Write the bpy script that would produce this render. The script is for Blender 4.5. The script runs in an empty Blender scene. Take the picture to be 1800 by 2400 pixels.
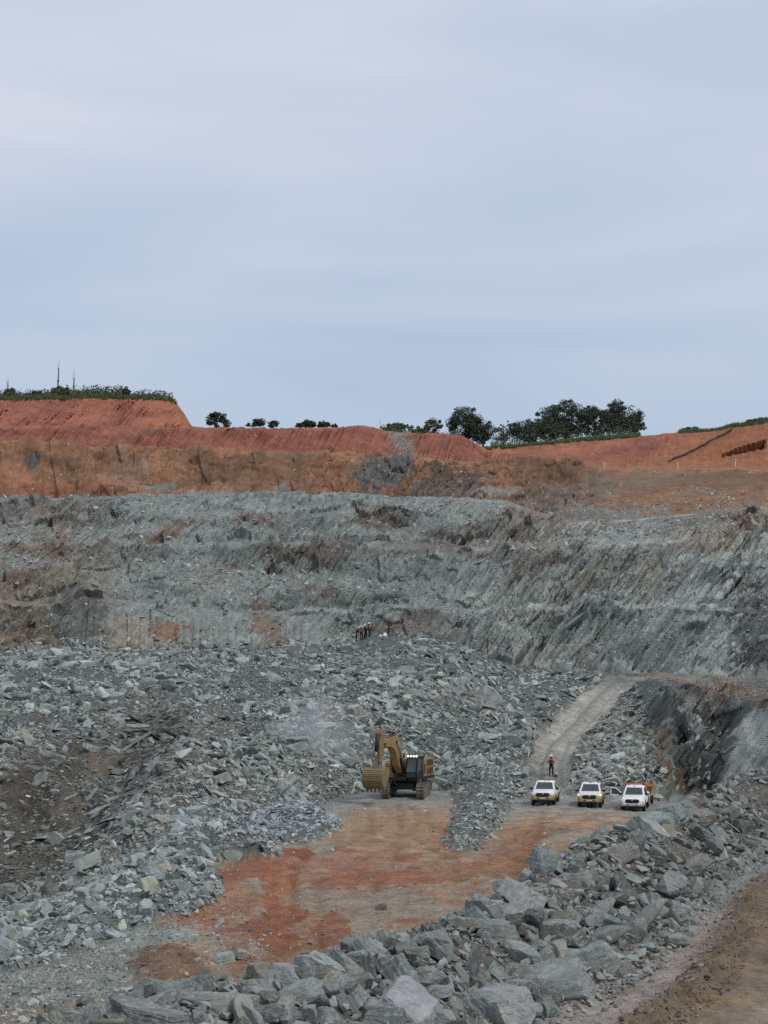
import bpy, bmesh, math, random
import numpy as np
from mathutils import Vector, Matrix, Euler
random.seed(7)
rng = np.random.default_rng(11)
R = math.radians
scene = bpy.context.scene
col = scene.collection

# ------------------------------------------------------------------ camera
F = 5420.0                      # focal length in photograph pixels (1800 x 2400)
CAMZ = 15.2                     # camera height over the pit floor
PITCH = math.atan(240.0 / F)
cam_d = bpy.data.cameras.new('camera')
cam = bpy.data.objects.new('camera', cam_d)
col.objects.link(cam)
cam.location = (0, 0, CAMZ)
cam.rotation_euler = (R(90) + PITCH, 0, 0)
cam_d.sensor_fit = 'VERTICAL'
cam_d.sensor_height = 36.0
cam_d.lens = 36.0 * F / 2400.0
cam_d.clip_start = 0.5
cam_d.clip_end = 6000
scene.camera = cam

# ------------------------------------------------------------------ sky and sun
SUN_EL = R(50)          # high, behind the thin cloud, over the right shoulder
world = bpy.data.worlds.new('World')
scene.world = world
world.use_nodes = True
wn = world.node_tree
wn.nodes.clear()
def N(nt, typ, **kw):
    n = nt.nodes.new(typ)
    for k, v in kw.items():
        if k == 'inp':
            for kk, vv in v.items():
                n.inputs[kk].default_value = vv
        else:
            setattr(n, k, v)
    return n
def LK(nt, a, b):
    nt.links.new(a, b)
w_out = N(wn, 'ShaderNodeOutputWorld')
w_bg = N(wn, 'ShaderNodeBackground', inp={'Strength': 0.1})
w_sky = N(wn, 'ShaderNodeTexSky', sky_type='NISHITA', sun_disc=False, sun_elevation=SUN_EL,
          sun_rotation=R(128), air_density=1.0, dust_density=2.0, ozone_density=1.5)
w_tc = N(wn, 'ShaderNodeTexCoord')
w_map = N(wn, 'ShaderNodeMapping')
w_map.inputs['Scale'].default_value = (2.2, 1.0, 9.0)
w_map.inputs['Rotation'].default_value = (0, R(9), 0)
w_no = N(wn, 'ShaderNodeTexNoise', inp={'Scale': 1.5, 'Detail': 4.0, 'Roughness': 0.42, 'Distortion': 0.5})
w_ramp = N(wn, 'ShaderNodeMapRange', inp={'From Min': 0.32, 'From Max': 0.68, 'To Min': 0.0, 'To Max': 1.0})
w_ramp.interpolation_type = 'SMOOTHSTEP'
w_cl = N(wn, 'ShaderNodeMix', data_type='RGBA')
w_cl.inputs[6].default_value = (3.9, 5.15, 6.95, 1)      # thin, bluer cloud
w_cl.inputs[7].default_value = (6.7, 7.12, 8.2, 1)      # thick pale cloud
w_sep = N(wn, 'ShaderNodeSeparateXYZ')
w_el = N(wn, 'ShaderNodeMapRange', inp={'From Min': 0.05, 'From Max': 0.19, 'To Min': -0.42, 'To Max': 0.50})
w_add = N(wn, 'ShaderNodeMath', operation='ADD', use_clamp=True)
w_mul = N(wn, 'ShaderNodeMath', operation='MULTIPLY', inp={1: 0.55})
w_mix = N(wn, 'ShaderNodeMix', data_type='RGBA')
w_mix.inputs[0].default_value = 0.93
LK(wn, w_tc.outputs['Generated'], w_map.inputs['Vector'])
LK(wn, w_map.outputs['Vector'], w_no.inputs['Vector'])
LK(wn, w_no.outputs['Fac'], w_ramp.inputs['Value'])
LK(wn, w_tc.outputs['Generated'], w_sep.inputs['Vector'])
LK(wn, w_sep.outputs['Z'], w_el.inputs['Value'])
LK(wn, w_ramp.outputs['Result'], w_mul.inputs[0])
LK(wn, w_mul.outputs[0], w_add.inputs[0])
LK(wn, w_el.outputs['Result'], w_add.inputs[1])
LK(wn, w_add.outputs[0], w_cl.inputs[0])
LK(wn, w_sky.outputs['Color'], w_mix.inputs[6])
LK(wn, w_cl.outputs[2], w_mix.inputs[7])
LK(wn, w_mix.outputs[2], w_bg.inputs['Color'])
LK(wn, w_bg.outputs['Background'], w_out.inputs['Surface'])

sun_d = bpy.data.lights.new('sun', 'SUN')
sun_d.energy = 1.5
sun_d.angle = R(14)
sun_d.color = (1.0, 0.96, 0.9)
sun = bpy.data.objects.new('sun', sun_d)
col.objects.link(sun)
# the sun stands over the right shoulder of the camera
sd = Vector((math.cos(SUN_EL) * 0.80, math.cos(SUN_EL) * -0.60, math.sin(SUN_EL)))
sun.rotation_euler = sd.to_track_quat('Z', 'Y').to_euler()
sun.location = (60, -20, 120)

vs = scene.view_settings
vs.view_transform = 'Standard'
vs.look = 'None'
vs.exposure = 0.0
vs.gamma = 1.0
vs.use_curve_mapping = False
scene.cycles.use_denoising = False
scene.cycles.max_bounces = 5
scene.cycles.diffuse_bounces = 3
scene.cycles.volume_bounces = 1
# ------------------------------------------------------------------ helpers
SP, CP = math.sin(PITCH), math.cos(PITCH)
def unproj(x, y, D):
    """photograph pixel + distance along the view axis -> world point"""
    cx = (np.asarray(x, float) - 900) / F
    cy = (1200 - np.asarray(y, float)) / F
    dy = CP - cy * SP
    dz = SP + cy * CP
    k = np.asarray(D, float) / dy
    return np.stack(np.broadcast_arrays(cx * k, np.asarray(D, float), CAMZ + dz * k), -1)
def proj(P):
    P = np.asarray(P, float)
    dx, dy, dz = P[..., 0], P[..., 1], P[..., 2] - CAMZ
    zc = dy * CP + dz * SP
    yc = -dy * SP + dz * CP
    return 900 + F * dx / zc, 1200 - F * yc / zc
def z_of(y, D):
    return unproj(900, y, D)[..., 2]

def _hash2(i, j, s):
    h = (i * 374761393 + j * 668265263 + s * 974634777).astype(np.int64) & 0xffffffff
    h = ((h ^ (h >> 13)) * 1274126177) & 0xffffffff
    h = h ^ (h >> 16)
    return (h & 0xffffff) / float(0x1000000)
def hash2(i, j, s=0):
    return _hash2(np.asarray(i).astype(np.int64), np.asarray(j).astype(np.int64), s)
def pnoise(u, v, s=0):
    """2-D gradient noise, about -0.7..0.7"""
    i = np.floor(u); j = np.floor(v)
    fu = u - i; fv = v - j
    i = i.astype(np.int64); j = j.astype(np.int64)
    su = fu * fu * fu * (fu * (fu * 6 - 15) + 10)
    sv = fv * fv * fv * (fv * (fv * 6 - 15) + 10)
    def g(a, b, x, y):
        t = _hash2(a, b, s) * 2 * math.pi
        return np.cos(t) * x + np.sin(t) * y
    n00 = g(i, j, fu, fv); n10 = g(i + 1, j, fu - 1, fv)
    n01 = g(i, j + 1, fu, fv - 1); n11 = g(i + 1, j + 1, fu - 1, fv - 1)
    a = n00 + su * (n10 - n00); b = n01 + su * (n11 - n01)
    return a + sv * (b - a)
def fbm(u, v, o=4, s=0, rough=0.5):
    t = 0; a = 1.0; f = 1.0
    for k in range(o):
        t = t + a * pnoise(u * f, v * f, s + 17 * k)
        a *= rough; f *= 2.03
    return t
def sstep(a, b, x):
    t = np.clip((x - a) / (b - a), 0, 1)
    return t * t * (3 - 2 * t)
def slab(a, c, la, lc, s):
    """blocky steps: broken layers of thickness lc, length la"""
    w = c / lc + 0.35 * pnoise(a / la * 0.9, c / lc * 0.4, s + 5)
    i = np.floor(w)
    off = hash2(i, i * 0 + 3, s) * 7.3
    ww = a / la + off + 0.25 * pnoise(c / lc * 0.7, a / la * 1.7, s + 9)
    j = np.floor(ww)
    return hash2(i, j, s + 1) - 0.5 + 0.35 * (w - i - 0.5) + 0.2 * (ww - j - 0.5)

def in_poly(px, py, poly):
    inside = np.zeros(np.shape(px), bool)
    n = len(poly)
    for k in range(n):
        x1, y1 = poly[k]; x2, y2 = poly[(k + 1) % n]
        c = ((y1 > py) != (y2 > py)) & (px < (x2 - x1) * (py - y1) / (y2 - y1 + 1e-12) + x1)
        inside ^= c
    return inside
def dist_poly(px, py, poly, closed=True):
    d = np.full(np.shape(px), 1e9)
    n = len(poly)
    for k in range(n if closed else n - 1):
        x1, y1 = poly[k]; x2, y2 = poly[(k + 1) % n]
        ex, ey = x2 - x1, y2 - y1
        t = np.clip(((px - x1) * ex + (py - y1) * ey) / (ex * ex + ey * ey + 1e-12), 0, 1)
        d = np.minimum(d, np.hypot(px - x1 - t * ex, py - y1 - t * ey))
    return d

# ------------------------------------------------------------------ materials
def new_mat(name, rough=0.9, spec=0.25):
    m = bpy.data.materials.new(name)
    m.use_nodes = True
    nt = m.node_tree
    b = nt.nodes['Principled BSDF']
    b.inputs['Roughness'].default_value = rough
    b.inputs['Specular IOR Level'].default_value = spec
    return m, nt, b
def noise_node(nt, vec, scale, detail=4, rough=0.55, dist=0.0):
    n = N(nt, 'ShaderNodeTexNoise', inp={'Scale': scale, 'Detail': detail, 'Roughness': rough, 'Distortion': dist})
    LK(nt, vec, n.inputs['Vector'])
    return n
def map_range(nt, v, a, b, c, d):
    n = N(nt, 'ShaderNodeMapRange', inp={'From Min': a, 'From Max': b, 'To Min': c, 'To Max': d})
    LK(nt, v, n.inputs['Value'])
    return n.outputs['Result']
def mul_col(nt, c, f):
    n = N(nt, 'ShaderNodeMix', data_type='RGBA', blend_type='MULTIPLY')
    n.inputs[0].default_value = 1.0
    LK(nt, c, n.inputs[6])
    LK(nt, f, n.inputs[7])
    return n.outputs[2]
def mix_col(nt, f, a, b):
    n = N(nt, 'ShaderNodeMix', data_type='RGBA')
    LK(nt, f, n.inputs[0])
    for s, i in ((a, 6), (b, 7)):
        if isinstance(s, (tuple, list)):
            n.inputs[i].default_value = (*s[:3], 1)
        else:
            LK(nt, s, n.inputs[i])
    return n.outputs[2]

def ground_mat(name, scales=(0.6, 3.0, 14.0), bump=0.5, bdist=0.12, var=0.35, stretch=None, rough=0.93, speck=0.0):
    m, nt, b = new_mat(name, rough, 0.15)
    at = N(nt, 'ShaderNodeAttribute', attribute_name='albedo')
    tc = N(nt, 'ShaderNodeTexCoord')
    v = tc.outputs['Object']
    if stretch:
        mp = N(nt, 'ShaderNodeMapping')
        mp.inputs['Rotation'].default_value = stretch[0]
        mp.inputs['Scale'].default_value = stretch[1]
        mp.vector_type = 'TEXTURE' if len(stretch) > 2 else 'POINT'
        LK(nt, v, mp.inputs['Vector'])
        vv = mp.outputs['Vector']
    else:
        vv = v
    c = at.outputs['Color']
    hs = []
    for k, s in enumerate(scales):
        n = noise_node(nt, vv if k < 2 else v, s, 5, 0.6)
        hs.append(n.outputs['Fac'])
        c = mul_col(nt, c, map_range(nt, n.outputs['Fac'], 0.25, 0.75, 1 - var, 1 + var))
    if speck > 0:
        vo = N(nt, 'ShaderNodeTexVoronoi', inp={'Scale': 5.0})
        LK(nt, v, vo.inputs['Vector'])
        sm = map_range(nt, vo.outputs['Distance'], 0.10, 0.2, speck, 0.0)
        c = mix_col(nt, sm, c, (0.34, 0.35, 0.34))
    LK(nt, c, b.inputs['Base Color'])
    ad = N(nt, 'ShaderNodeMath', operation='MULTIPLY_ADD', inp={1: 0.5})
    LK(nt, hs[-1], ad.inputs[0]); LK(nt, hs[-2], ad.inputs[2])
    bp = N(nt, 'ShaderNodeBump', inp={'Strength': bump, 'Distance': bdist})
    LK(nt, ad.outputs[0], bp.inputs['Height'])
    LK(nt, bp.outputs['Normal'], b.inputs['Normal'])
    return m

def rock_mat(name, source, fine=1.0):
    """broken slaty rock: tint from the instance or from the object"""
    m, nt, b = new_mat(name, 0.82, 0.3)
    if source == 'instance':
        at = N(nt, 'ShaderNodeAttribute', attribute_name='tint', attribute_type='INSTANCER')
        c = at.outputs['Color']
    else:
        oi = N(nt, 'ShaderNodeObjectInfo')
        c = oi.outputs['Color']
    tc = N(nt, 'ShaderNodeTexCoord')
    v = tc.outputs['Object']
    if fine > 0:
        n1 = noise_node(nt, v, 2.2, 5, 0.6)
        c = mul_col(nt, c, map_range(nt, n1.outputs['Fac'], 0.3, 0.7, 0.72, 1.28))
        mp = N(nt, 'ShaderNodeMapping')
        mp.inputs['Scale'].default_value = (1.5, 2.0, 13.0)
        mp.inputs['Rotation'].default_value = (0.15, 0.1, 0)
        LK(nt, v, mp.inputs['Vector'])
        n2 = noise_node(nt, mp.outputs['Vector'], 1.6, 6, 0.65, 0.6)
        c = mul_col(nt, c, map_range(nt, n2.outputs['Fac'], 0.3, 0.7, 0.78, 1.22))
        # pale scuffed, chalky patches and a few rusty joints
        n3 = noise_node(nt, v, 5.5, 7, 0.72, 0.4)
        c = mix_col(nt, map_range(nt, n3.outputs['Fac'], 0.56, 0.74, 0.0, 0.45), c, (0.36, 0.385, 0.375))
        # pale veins and dark cracks
        nv_ = noise_node(nt, v, 1.1, 5, 0.6, 1.2)
        ab = N(nt, 'ShaderNodeMath', operation='SUBTRACT', inp={1: 0.5}); LK(nt, nv_.outputs['Fac'], ab.inputs[0])
        ab2 = N(nt, 'ShaderNodeMath', operation='ABSOLUTE'); LK(nt, ab.outputs[0], ab2.inputs[0])
        c = mix_col(nt, map_range(nt, ab2.outputs[0], 0.004, 0.014, 0.6, 0.0), c, (0.42, 0.44, 0.42))
        vc = N(nt, 'ShaderNodeTexVoronoi', feature='DISTANCE_TO_EDGE', inp={'Scale': 1.7})
        LK(nt, mp.outputs['Vector'], vc.inputs['Vector'])
        crk = map_range(nt, vc.outputs['Distance'], 0.0, 0.035, 1.0, 0.0)
        c = mix_col(nt, map_range(nt, crk, 0, 1, 0.0, 0.25), c, (0.06, 0.058, 0.05))
        n4 = noise_node(nt, v, 1.3, 4, 0.6)
        c = mix_col(nt, map_range(nt, n4.outputs['Fac'], 0.56, 0.72, 0.0, 0.5), c, (0.21, 0.165, 0.115))
        ad = N(nt, 'ShaderNodeMath', operation='MULTIPLY_ADD', inp={1: 0.6})
        LK(nt, n3.outputs['Fac'], ad.inputs[0]); LK(nt, n2.outputs['Fac'], ad.inputs[2])
        bp = N(nt, 'ShaderNodeBump', inp={'Strength': 0.7 * fine, 'Distance': 0.06})
        LK(nt, ad.outputs[0], bp.inputs['Height'])
        LK(nt, bp.outputs['Normal'], b.inputs['Normal'])
    else:
        n1 = noise_node(nt, v, 2.5, 3, 0.6)
        c = mul_col(nt, c, map_range(nt, n1.outputs['Fac'], 0.3, 0.7, 0.8, 1.2))
    LK(nt, c, b.inputs['Base Color'])
    return m

M_ROCK_I = rock_mat('broken_rock', 'instance', 0.0)
M_ROCK_N = rock_mat('boulder_rock', 'object', 1.0)
M_FLOOR = ground_mat('floor_earth', (0.5, 2.2, 8.0), 0.9, 0.12, 0.34, speck=0.45)
M_PILE = ground_mat('rubble_fines', (0.4, 2.2, 9.0), 0.9, 0.14, 0.30, speck=0.4)
M_WALL = ground_mat('foliated_rock', (0.35, 1.1, 4.5), 1.0, 0.35, 0.30, stretch=((0, R(-56), 0), (2.4, 1.0, 0.32), 1))
M_EARTH = ground_mat('cut_earth', (0.15, 0.7, 3.5), 0.8, 0.22, 0.20)
M_ROAD = ground_mat('haul_road_mud', (0.5, 3.5, 18.0), 0.9, 0.05, 0.30)

# ------------------------------------------------------------------ object helpers
def mesh_obj(name, verts, faces, mat=None, smooth=True, parent=None):
    me = bpy.data.meshes.new(name)
    me.from_pydata([tuple(v) for v in verts], [], [tuple(f) for f in faces])
    if smooth:
        me.polygons.foreach_set('use_smooth', np.ones(len(me.polygons), bool))
    if mat:
        me.materials.append(mat)
    o = bpy.data.objects.new(name, me)
    col.objects.link(o)
    if parent is not None:
        o.parent = parent
    return o
def grid_mesh(name, verts, quads, colors, mat, smooth=True):
    me = bpy.data.meshes.new(name)
    nq = len(quads)
    me.vertices.add(len(verts)); me.loops.add(nq * 4); me.polygons.add(nq)
    me.vertices.foreach_set('co', np.ascontiguousarray(verts, np.float32).ravel())
    me.loops.foreach_set('vertex_index', np.ascontiguousarray(quads, np.int32).ravel())
    me.polygons.foreach_set('loop_start', np.arange(0, nq * 4, 4, dtype=np.int32))
    me.polygons.foreach_set('use_smooth', np.full(nq, smooth, bool))
    me.update(calc_edges=True)
    if not smooth:
        me.polygons.foreach_set('use_smooth', np.ones(nq, bool))
        me.set_sharp_from_angle(angle=R(33))
    a = me.color_attributes.new('albedo', 'FLOAT_COLOR', 'POINT')
    cc = np.ones((len(verts), 4), np.float32); cc[:, :3] = colors
    a.data.foreach_set('color', cc.ravel())
    me.materials.append(mat)
    o = bpy.data.objects.new(name, me)
    col.objects.link(o)
    return o
def tag(o, label=None, cat=None, group=None, kind=None):
    if label: o['label'] = label
    if cat: o['category'] = cat
    if group: o['group'] = group
    if kind: o['kind'] = kind
    return o
def empty(name, loc=(0, 0, 0), rz=0.0):
    o = bpy.data.objects.new(name, None)
    o.empty_display_size = 0.3
    o.location = loc
    o.rotation_euler = (0, 0, rz)
    col.objects.link(o)
    return o
# ------------------------------------------------------------------ the pit: one lofted terrain, cut into its surfaces
def row(pts, kind='y'):
    """control row: (x, D, y) pixels/metres, or (x, D, ('z', height))"""
    xs = [p[0] for p in pts]
    D = [p[1] for p in pts]
    z = [p[2][1] if isinstance(p[2], tuple) else float(z_of(p[2], p[1])) for p in pts]
    return np.array(xs, float), np.array(D, float), np.array(z, float)
Z = lambda h: ('z', h)
ROWS = [
 row([(-900, 40, Z(-1.2)), (2700, 40, Z(-1.2))]),
 row([(-900, 84, Z(-0.3)), (0, 84, Z(-0.2)), (600, 84, Z(0)), (2700, 84, Z(0))]),
 # toe of the blasted rock / end of the floor
 row([(-900, 146, Z(-4)), (0, 147, Z(-3.6)), (200, 151, Z(-2)), (400, 158, Z(-.3)), (520, 164, Z(0)), (600, 172, Z(0)), (750, 186, Z(0)), (850, 198, Z(0.1)),
      (1000, 200, Z(0.1)), (1100, 197, Z(0.1)), (1200, 191, Z(.2)), (1300, 188, Z(.4)), (1400, 188, Z(.3)), (1500, 187, Z(.1)), (1560, 192, Z(0)), (1600, 196, Z(0)), (1700, 194, Z(0)), (1800, 190, Z(0)), (2700, 180, Z(0))]),
 row([(-900, 172, 1800), (0, 172, 1795), (200, 177, 1775), (400, 187, 1738), (600, 197, 1735), (750, 203, 1725), (850, 206, 1735), (1000, 207, 1732),
      (1100, 207, 1735), (1200, 208, 1750), (1300, 209, 1757), (1400, 207, 1745), (1480, 203, 1760), (1540, 200, 1770), (1600, 199.5, 1740), (1700, 197, 1740), (1800, 193, 1745), (2700, 183, 1745)]),
 row([(-900, 218, 1580), (0, 218, 1580), (200, 222, 1565), (400, 226, 1565), (600, 223, 1582), (750, 222, 1590), (850, 222, 1570), (950, 224, 1556), (1060, 225, 1585),
      (1150, 226, 1630), (1250, 230, 1678), (1340, 234, 1680), (1420, 236, 1672), (1500, 228, 1650), (1560, 213, 1622), (1650, 204.5, 1642), (1730, 201, 1645), (1800, 197, 1640), (2700, 187, 1640)]),
 # crest where the people stand
 row([(-900, 262, 1552), (0, 262, 1547), (150, 266, 1532), (330, 270, 1530), (500, 276, 1533), (640, 284, 1525), (750, 290, 1513), (800, 293, 1515), (870, 296, 1492), (930, 297, 1490),
      (1008, 297, 1495), (1079, 296, 1512), (1128, 294, 1536), (1182, 292, 1558), (1300, 285, 1577), (1480, 270, 1590), (1600, 245, 1596), (1700, 232, 1606), (1800, 226, 1620), (2700, 220, 1620)]),
 row([(-900, 290, 1534), (0, 290, 1534), (150, 295, 1524), (330, 300, 1527), (600, 302, 1522), (750, 304, 1518), (870, 306, Z(10.4)), (1000, 308, Z(10)), (1100, 306, Z(9.5)),
      (1200, 303, Z(8.6)), (1300, 304, 1570), (1480, 298, 1577), (1600, 287, 1582), (1800, 276, 1588), (2700, 266, 1588)]),
 row([(-900, 299, 1400), (0, 299, 1410), (120, 299, 1420), (200, 303, 1397), (330, 306, 1422), (480, 307, 1440), (600, 309, 1446), (750, 312, 1440), (900, 314, 1430), (1000, 315, 1425),
      (1200, 314, 1432), (1400, 308, 1420), (1600, 296, 1425), (1800, 285, 1430), (2700, 275, 1430)]),
 row([(-900, 305, 1392), (0, 305, 1400), (120, 305, 1412), (200, 309, 1388), (330, 312, 1414), (600, 316, 1434), (900, 321, 1422), (1200, 320, 1422), (1400, 313, 1412), (1600, 300, 1416), (1800, 289, 1420), (2700, 279, 1420)]),
 row([(-900, 318, 1278), (0, 318, 1279), (200, 320, 1281), (400, 324, 1283), (600, 327, 1284), (900, 332, 1286), (1050, 334, 1291), (1200, 330, 1290), (1400, 324, 1285), (1600, 314, 1270), (1800, 306, 1270), (2700, 300, 1270)]),
 row([(-900, 328, 1269), (0, 328, 1270), (400, 334, 1272), (900, 342, 1277), (1200, 340, 1278), (1400, 332, 1268), (1600, 320, 1252), (1800, 313, 1255), (2700, 306, 1255)]),
 row([(-900, 345, 1167), (0, 345, 1168), (240, 347, 1166), (340, 349, 1157), (560, 352, 1157), (750, 354, 1152), (900, 356, 1160), (1100, 358, 1165), (1180, 357, 1176), (1260, 353, 1205), (1330, 350, 1228),
      (1400, 346, 1232), (1480, 343, 1230), (1550, 339, 1216), (1650, 335, 1206), (1720, 333, 1196), (1800, 330, 1199), (2700, 325, 1200)]),
 row([(-900, 360, 1174), (0, 360, 1174), (340, 364, 1166), (750, 370, 1163), (900, 372, 1167), (1100, 373, 1171), (1180, 371, 1172), (1260, 364, 1198), (1330, 358, 1218), (1400, 354, 1224), (1550, 349, 1206), (1720, 344, 1188), (1800, 340, 1190), (2700, 336, 1190)]),
 row([(-900, 374, 1048), (0, 375, 1047), (230, 377, 1046), (520, 381, 1053), (650, 382, 1050), (780, 386, 1060), (900, 388, 1060), (1000, 388, 1064), (1100, 388, 1076), (1200, 388, 1078), (1330, 386, 1073),
      (1362, 385, 1082), (1380, 385, 1099), (1600, 382, 1103), (1720, 380, 1098), (1800, 376, 1105), (2700, 370, 1105)]),
 row([(-900, 388, 1056), (0, 388, 1055), (520, 394, 1060), (780, 400, 1066), (900, 402, 1066), (1100, 402, 1084), (1330, 404, 1088), (1400, 404, 1098), (1600, 398, 1097), (1800, 392, 1098), (2700, 386, 1098)]),
 row([(-900, 396, 1001), (0, 397, 1001), (430, 401, 1000), (480, 403, 998), (600, 404, 1000), (700, 406, 1004), (800, 408, 1002), (860, 409, 1000), (900, 410, 1010), (960, 411, 1017), (1040, 411, 1017), (1085, 411, 1024), (1120, 413, 1042),
      (1145, 418, 1056), (1160, 424, 1050), (1300, 424, 1040), (1420, 422, 1031), (1500, 420, 1022), (1600, 416, 1014), (1680, 414, 1010), (1720, 413, 1001), (1800, 411, 988), (2700, 400, 930)]),
 row([(-900, 412, 1001), (0, 412, 1001), (430, 416, 1001), (480, 418, 1004), (600, 419, 1004), (800, 423, 1006), (960, 426, 1022), (1085, 427, 1032), (1145, 432, 1054), (1300, 436, 1040), (1500, 434, 1024), (1680, 428, 1012), (1800, 424, 990), (2700, 412, 932)]),
 row([(-900, 428, 930), (0, 429, 931), (100, 430, 930), (250, 431, 929), (370, 432, 931), (395, 432, 936), (412, 431, 943), (432, 428, 972), (450, 426, 1001), (480, 440, 1003), (800, 450, 1008), (960, 450, 1022), (1145, 455, 1048), (1300, 455, 1038), (1500, 452, 1022),
      (1680, 446, 1010), (1800, 442, 988), (2700, 430, 930)]),
 row([(-900, 480, 938), (0, 480, 938), (380, 482, 940), (412, 482, 960), (440, 482, 1004), (800, 490, 1012), (1145, 495, 1050), (1300, 500, 1040), (1500, 495, 1025), (1680, 490, 1014), (1800, 486, 994), (2700, 470, 940)]),
 row([(-900, 900, 1100), (450, 900, 1120), (2700, 900, 1120)]),
]
NSUB = [10, 250, 92, 74, 40, 12, 58, 8, 72, 8, 58, 8, 60, 7, 36, 5, 40, 5, 8]
xc = np.concatenate([np.arange(-900, -20, 14.0), np.arange(-20, 1820, 2.6), np.arange(1820, 2700, 14.0)])
C = len(xc)
rows_D, rows_z = [], []
for (xs, D, z) in ROWS:
    rows_D.append(np.interp(xc, xs, D)); rows_z.append(np.interp(xc, xs, z))
gD, gz, gseg = [], [], []
for i in range(len(ROWS) - 1):
    n = NSUB[i]
    for k in range(n):
        t = k / n
        if i <= 1:
            iD = (1 - t) / rows_D[i] + t / rows_D[i + 1]
            D = 1 / iD
            tt = (D - rows_D[i]) / (rows_D[i + 1] - rows_D[i])
        else:
            D = rows_D[i] + t * (rows_D[i + 1] - rows_D[i]); tt = t
        gD.append(D); gz.append(rows_z[i] + tt * (rows_z[i + 1] - rows_z[i]))
        gseg.append(np.full(C, i + t))
gD.append(rows_D[-1]); gz.append(rows_z[-1]); gseg.append(np.full(C, len(ROWS) - 1.0))
gD, gz, gseg = map(np.array, (gD, gz, gseg))
RN = len(gD)
gX = (xc[None, :] - 900) / F * gD          # azimuth columns (pitch effect on x is negligible)
P0 = np.stack([gX, gD, gz], -1)
# soften the profile corners a little
for _ in range(2):
    P0[1:-1] = 0.5 * P0[1:-1] + 0.25 * (P0[:-2] + P0[2:])
X, Y, Zb = P0[..., 0].copy(), P0[..., 1].copy(), P0[..., 2].copy()
seg = gseg
px, py = proj(P0)

def ground_pt(x, y, z=0.0):
    D = (CAMZ - z) * F / (y - 1440.0)
    return ((x - 900) / F * D, D)
def gpoly(pts, z=0.0):
    return [ground_pt(x, y, z) for x, y in pts]

# loose heaps lying on the floor (footprints on the ground)
HEAPS = {
 'near': (gpoly([(-500, 2230), (-200, 2200), (60, 2205), (200, 2180), (330, 2160), (430, 2148), (505, 2128), (532, 2105), (515, 2070), (478, 2036), (500, 2022), (560, 2014), (640, 2008), (652, 1992), (620, 1960), (560, 1920), (470, 1930), (380, 1960), (300, 2010), (180, 2070), (40, 2110), (-200, 2100), (-500, 2100)]), 0.8, 2.2),
 'small': (gpoly([(640, 2000), (660, 1985), (760, 1968), (792, 1950), (806, 1930), (770, 1905), (700, 1890), (630, 1900), (560, 1925), (560, 1975)]), 0.6, 1.3),
 'tongue': (gpoly([(1030, 1982), (1060, 1998), (1110, 1996), (1150, 1970), (1185, 1925), (1205, 1885), (1235, 1850), (1190, 1838), (1100, 1840), (1052, 1852), (1062, 1890), (1050, 1940)]), 0.62, 1.5),
 'mound': (gpoly([(290, 2270), (330, 2225), (400, 2208), (470, 2225), (510, 2270), (500, 2320), (400, 2335), (310, 2320)]), 0.35, 0.55),
}
heap_of = np.full(X.shape, '', dtype=object)
hz = np.zeros_like(X)
wx = 0.5 * fbm(X * 0.5, Y * 0.5, 3, 3); wy = 0.5 * fbm(X * 0.5, Y * 0.5, 3, 4)
for nm, (poly, slope, hmax) in HEAPS.items():
    HR = int((seg[:, 0] < 3.0).sum())
    xs_, ys_ = (X + wx)[:HR], (Y + wy * 2)[:HR]
    ins = in_poly(xs_, ys_, poly)
    d = dist_poly(xs_, ys_, poly)
    h = np.where(ins, hmax * (1 - np.exp(-d * slope / hmax)), 0)
    hz[:HR] = np.maximum(hz[:HR], h)
    heap_of[:HR][ins & (d > 0.05)] = nm
# ramp
RC = [((1312 - 900) / F * 189, 189), ((1288 - 900) / F * 193, 193), ((1284 - 900) / F * 204, 204), ((1306 - 900) / F * 216, 216), ((1352 - 900) / F * 228, 228), ((1410 - 900) / F * 250, 250), ((1462 - 900) / F * 266, 266)]
RR = int((seg[:, 0] < 6.2).sum())
dramp = np.full(X.shape, 99.0); dramp[:RR] = dist_poly(X[:RR], Y[:RR], RC, closed=False)
dramp = dramp + 0.7 * fbm(X * 0.6, Y * 0.3, 3, 8)
zramp = 0.40 + 0.096 * (Y - 187)
inr = (seg > 1.9) & (seg < 6.0)
wr = np.where(inr, 1 - sstep(1.5, 2.9, dramp), 0.0)
Zb = Zb * (1 - wr) + np.minimum(zramp, 8.2) * wr
Zb = Zb + hz * (1 - wr)
# shoulder of loose rock along the ramp's downhill side
sh = np.where(inr & (X < np.interp(Y, [p[1] for p in RC], [p[0] for p in RC])), np.exp(-((dramp - 3.0) / 1.0) ** 2) * 0.7 * sstep(196, 206, Y), 0)
Zb += sh
# the dark slope on the far side of the near heap falls away into a hollow
HOL = [(-300, 1780), (0, 1760), (150, 1690), (330, 1640), (430, 1650), (440, 1720), (400, 1800), (350, 1880), (300, 1950), (210, 2020), (100, 2070), (-300, 2120)]
hol_in = np.zeros_like(X)
hol_in[:RR] = np.where(in_poly(px[:RR], py[:RR], HOL), dist_poly(px[:RR], py[:RR], HOL), 0)
Zb -= 2.6 * sstep(0, 110, hol_in) * (0.5 + 0.5 * sstep(350, 50, px))

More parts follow.
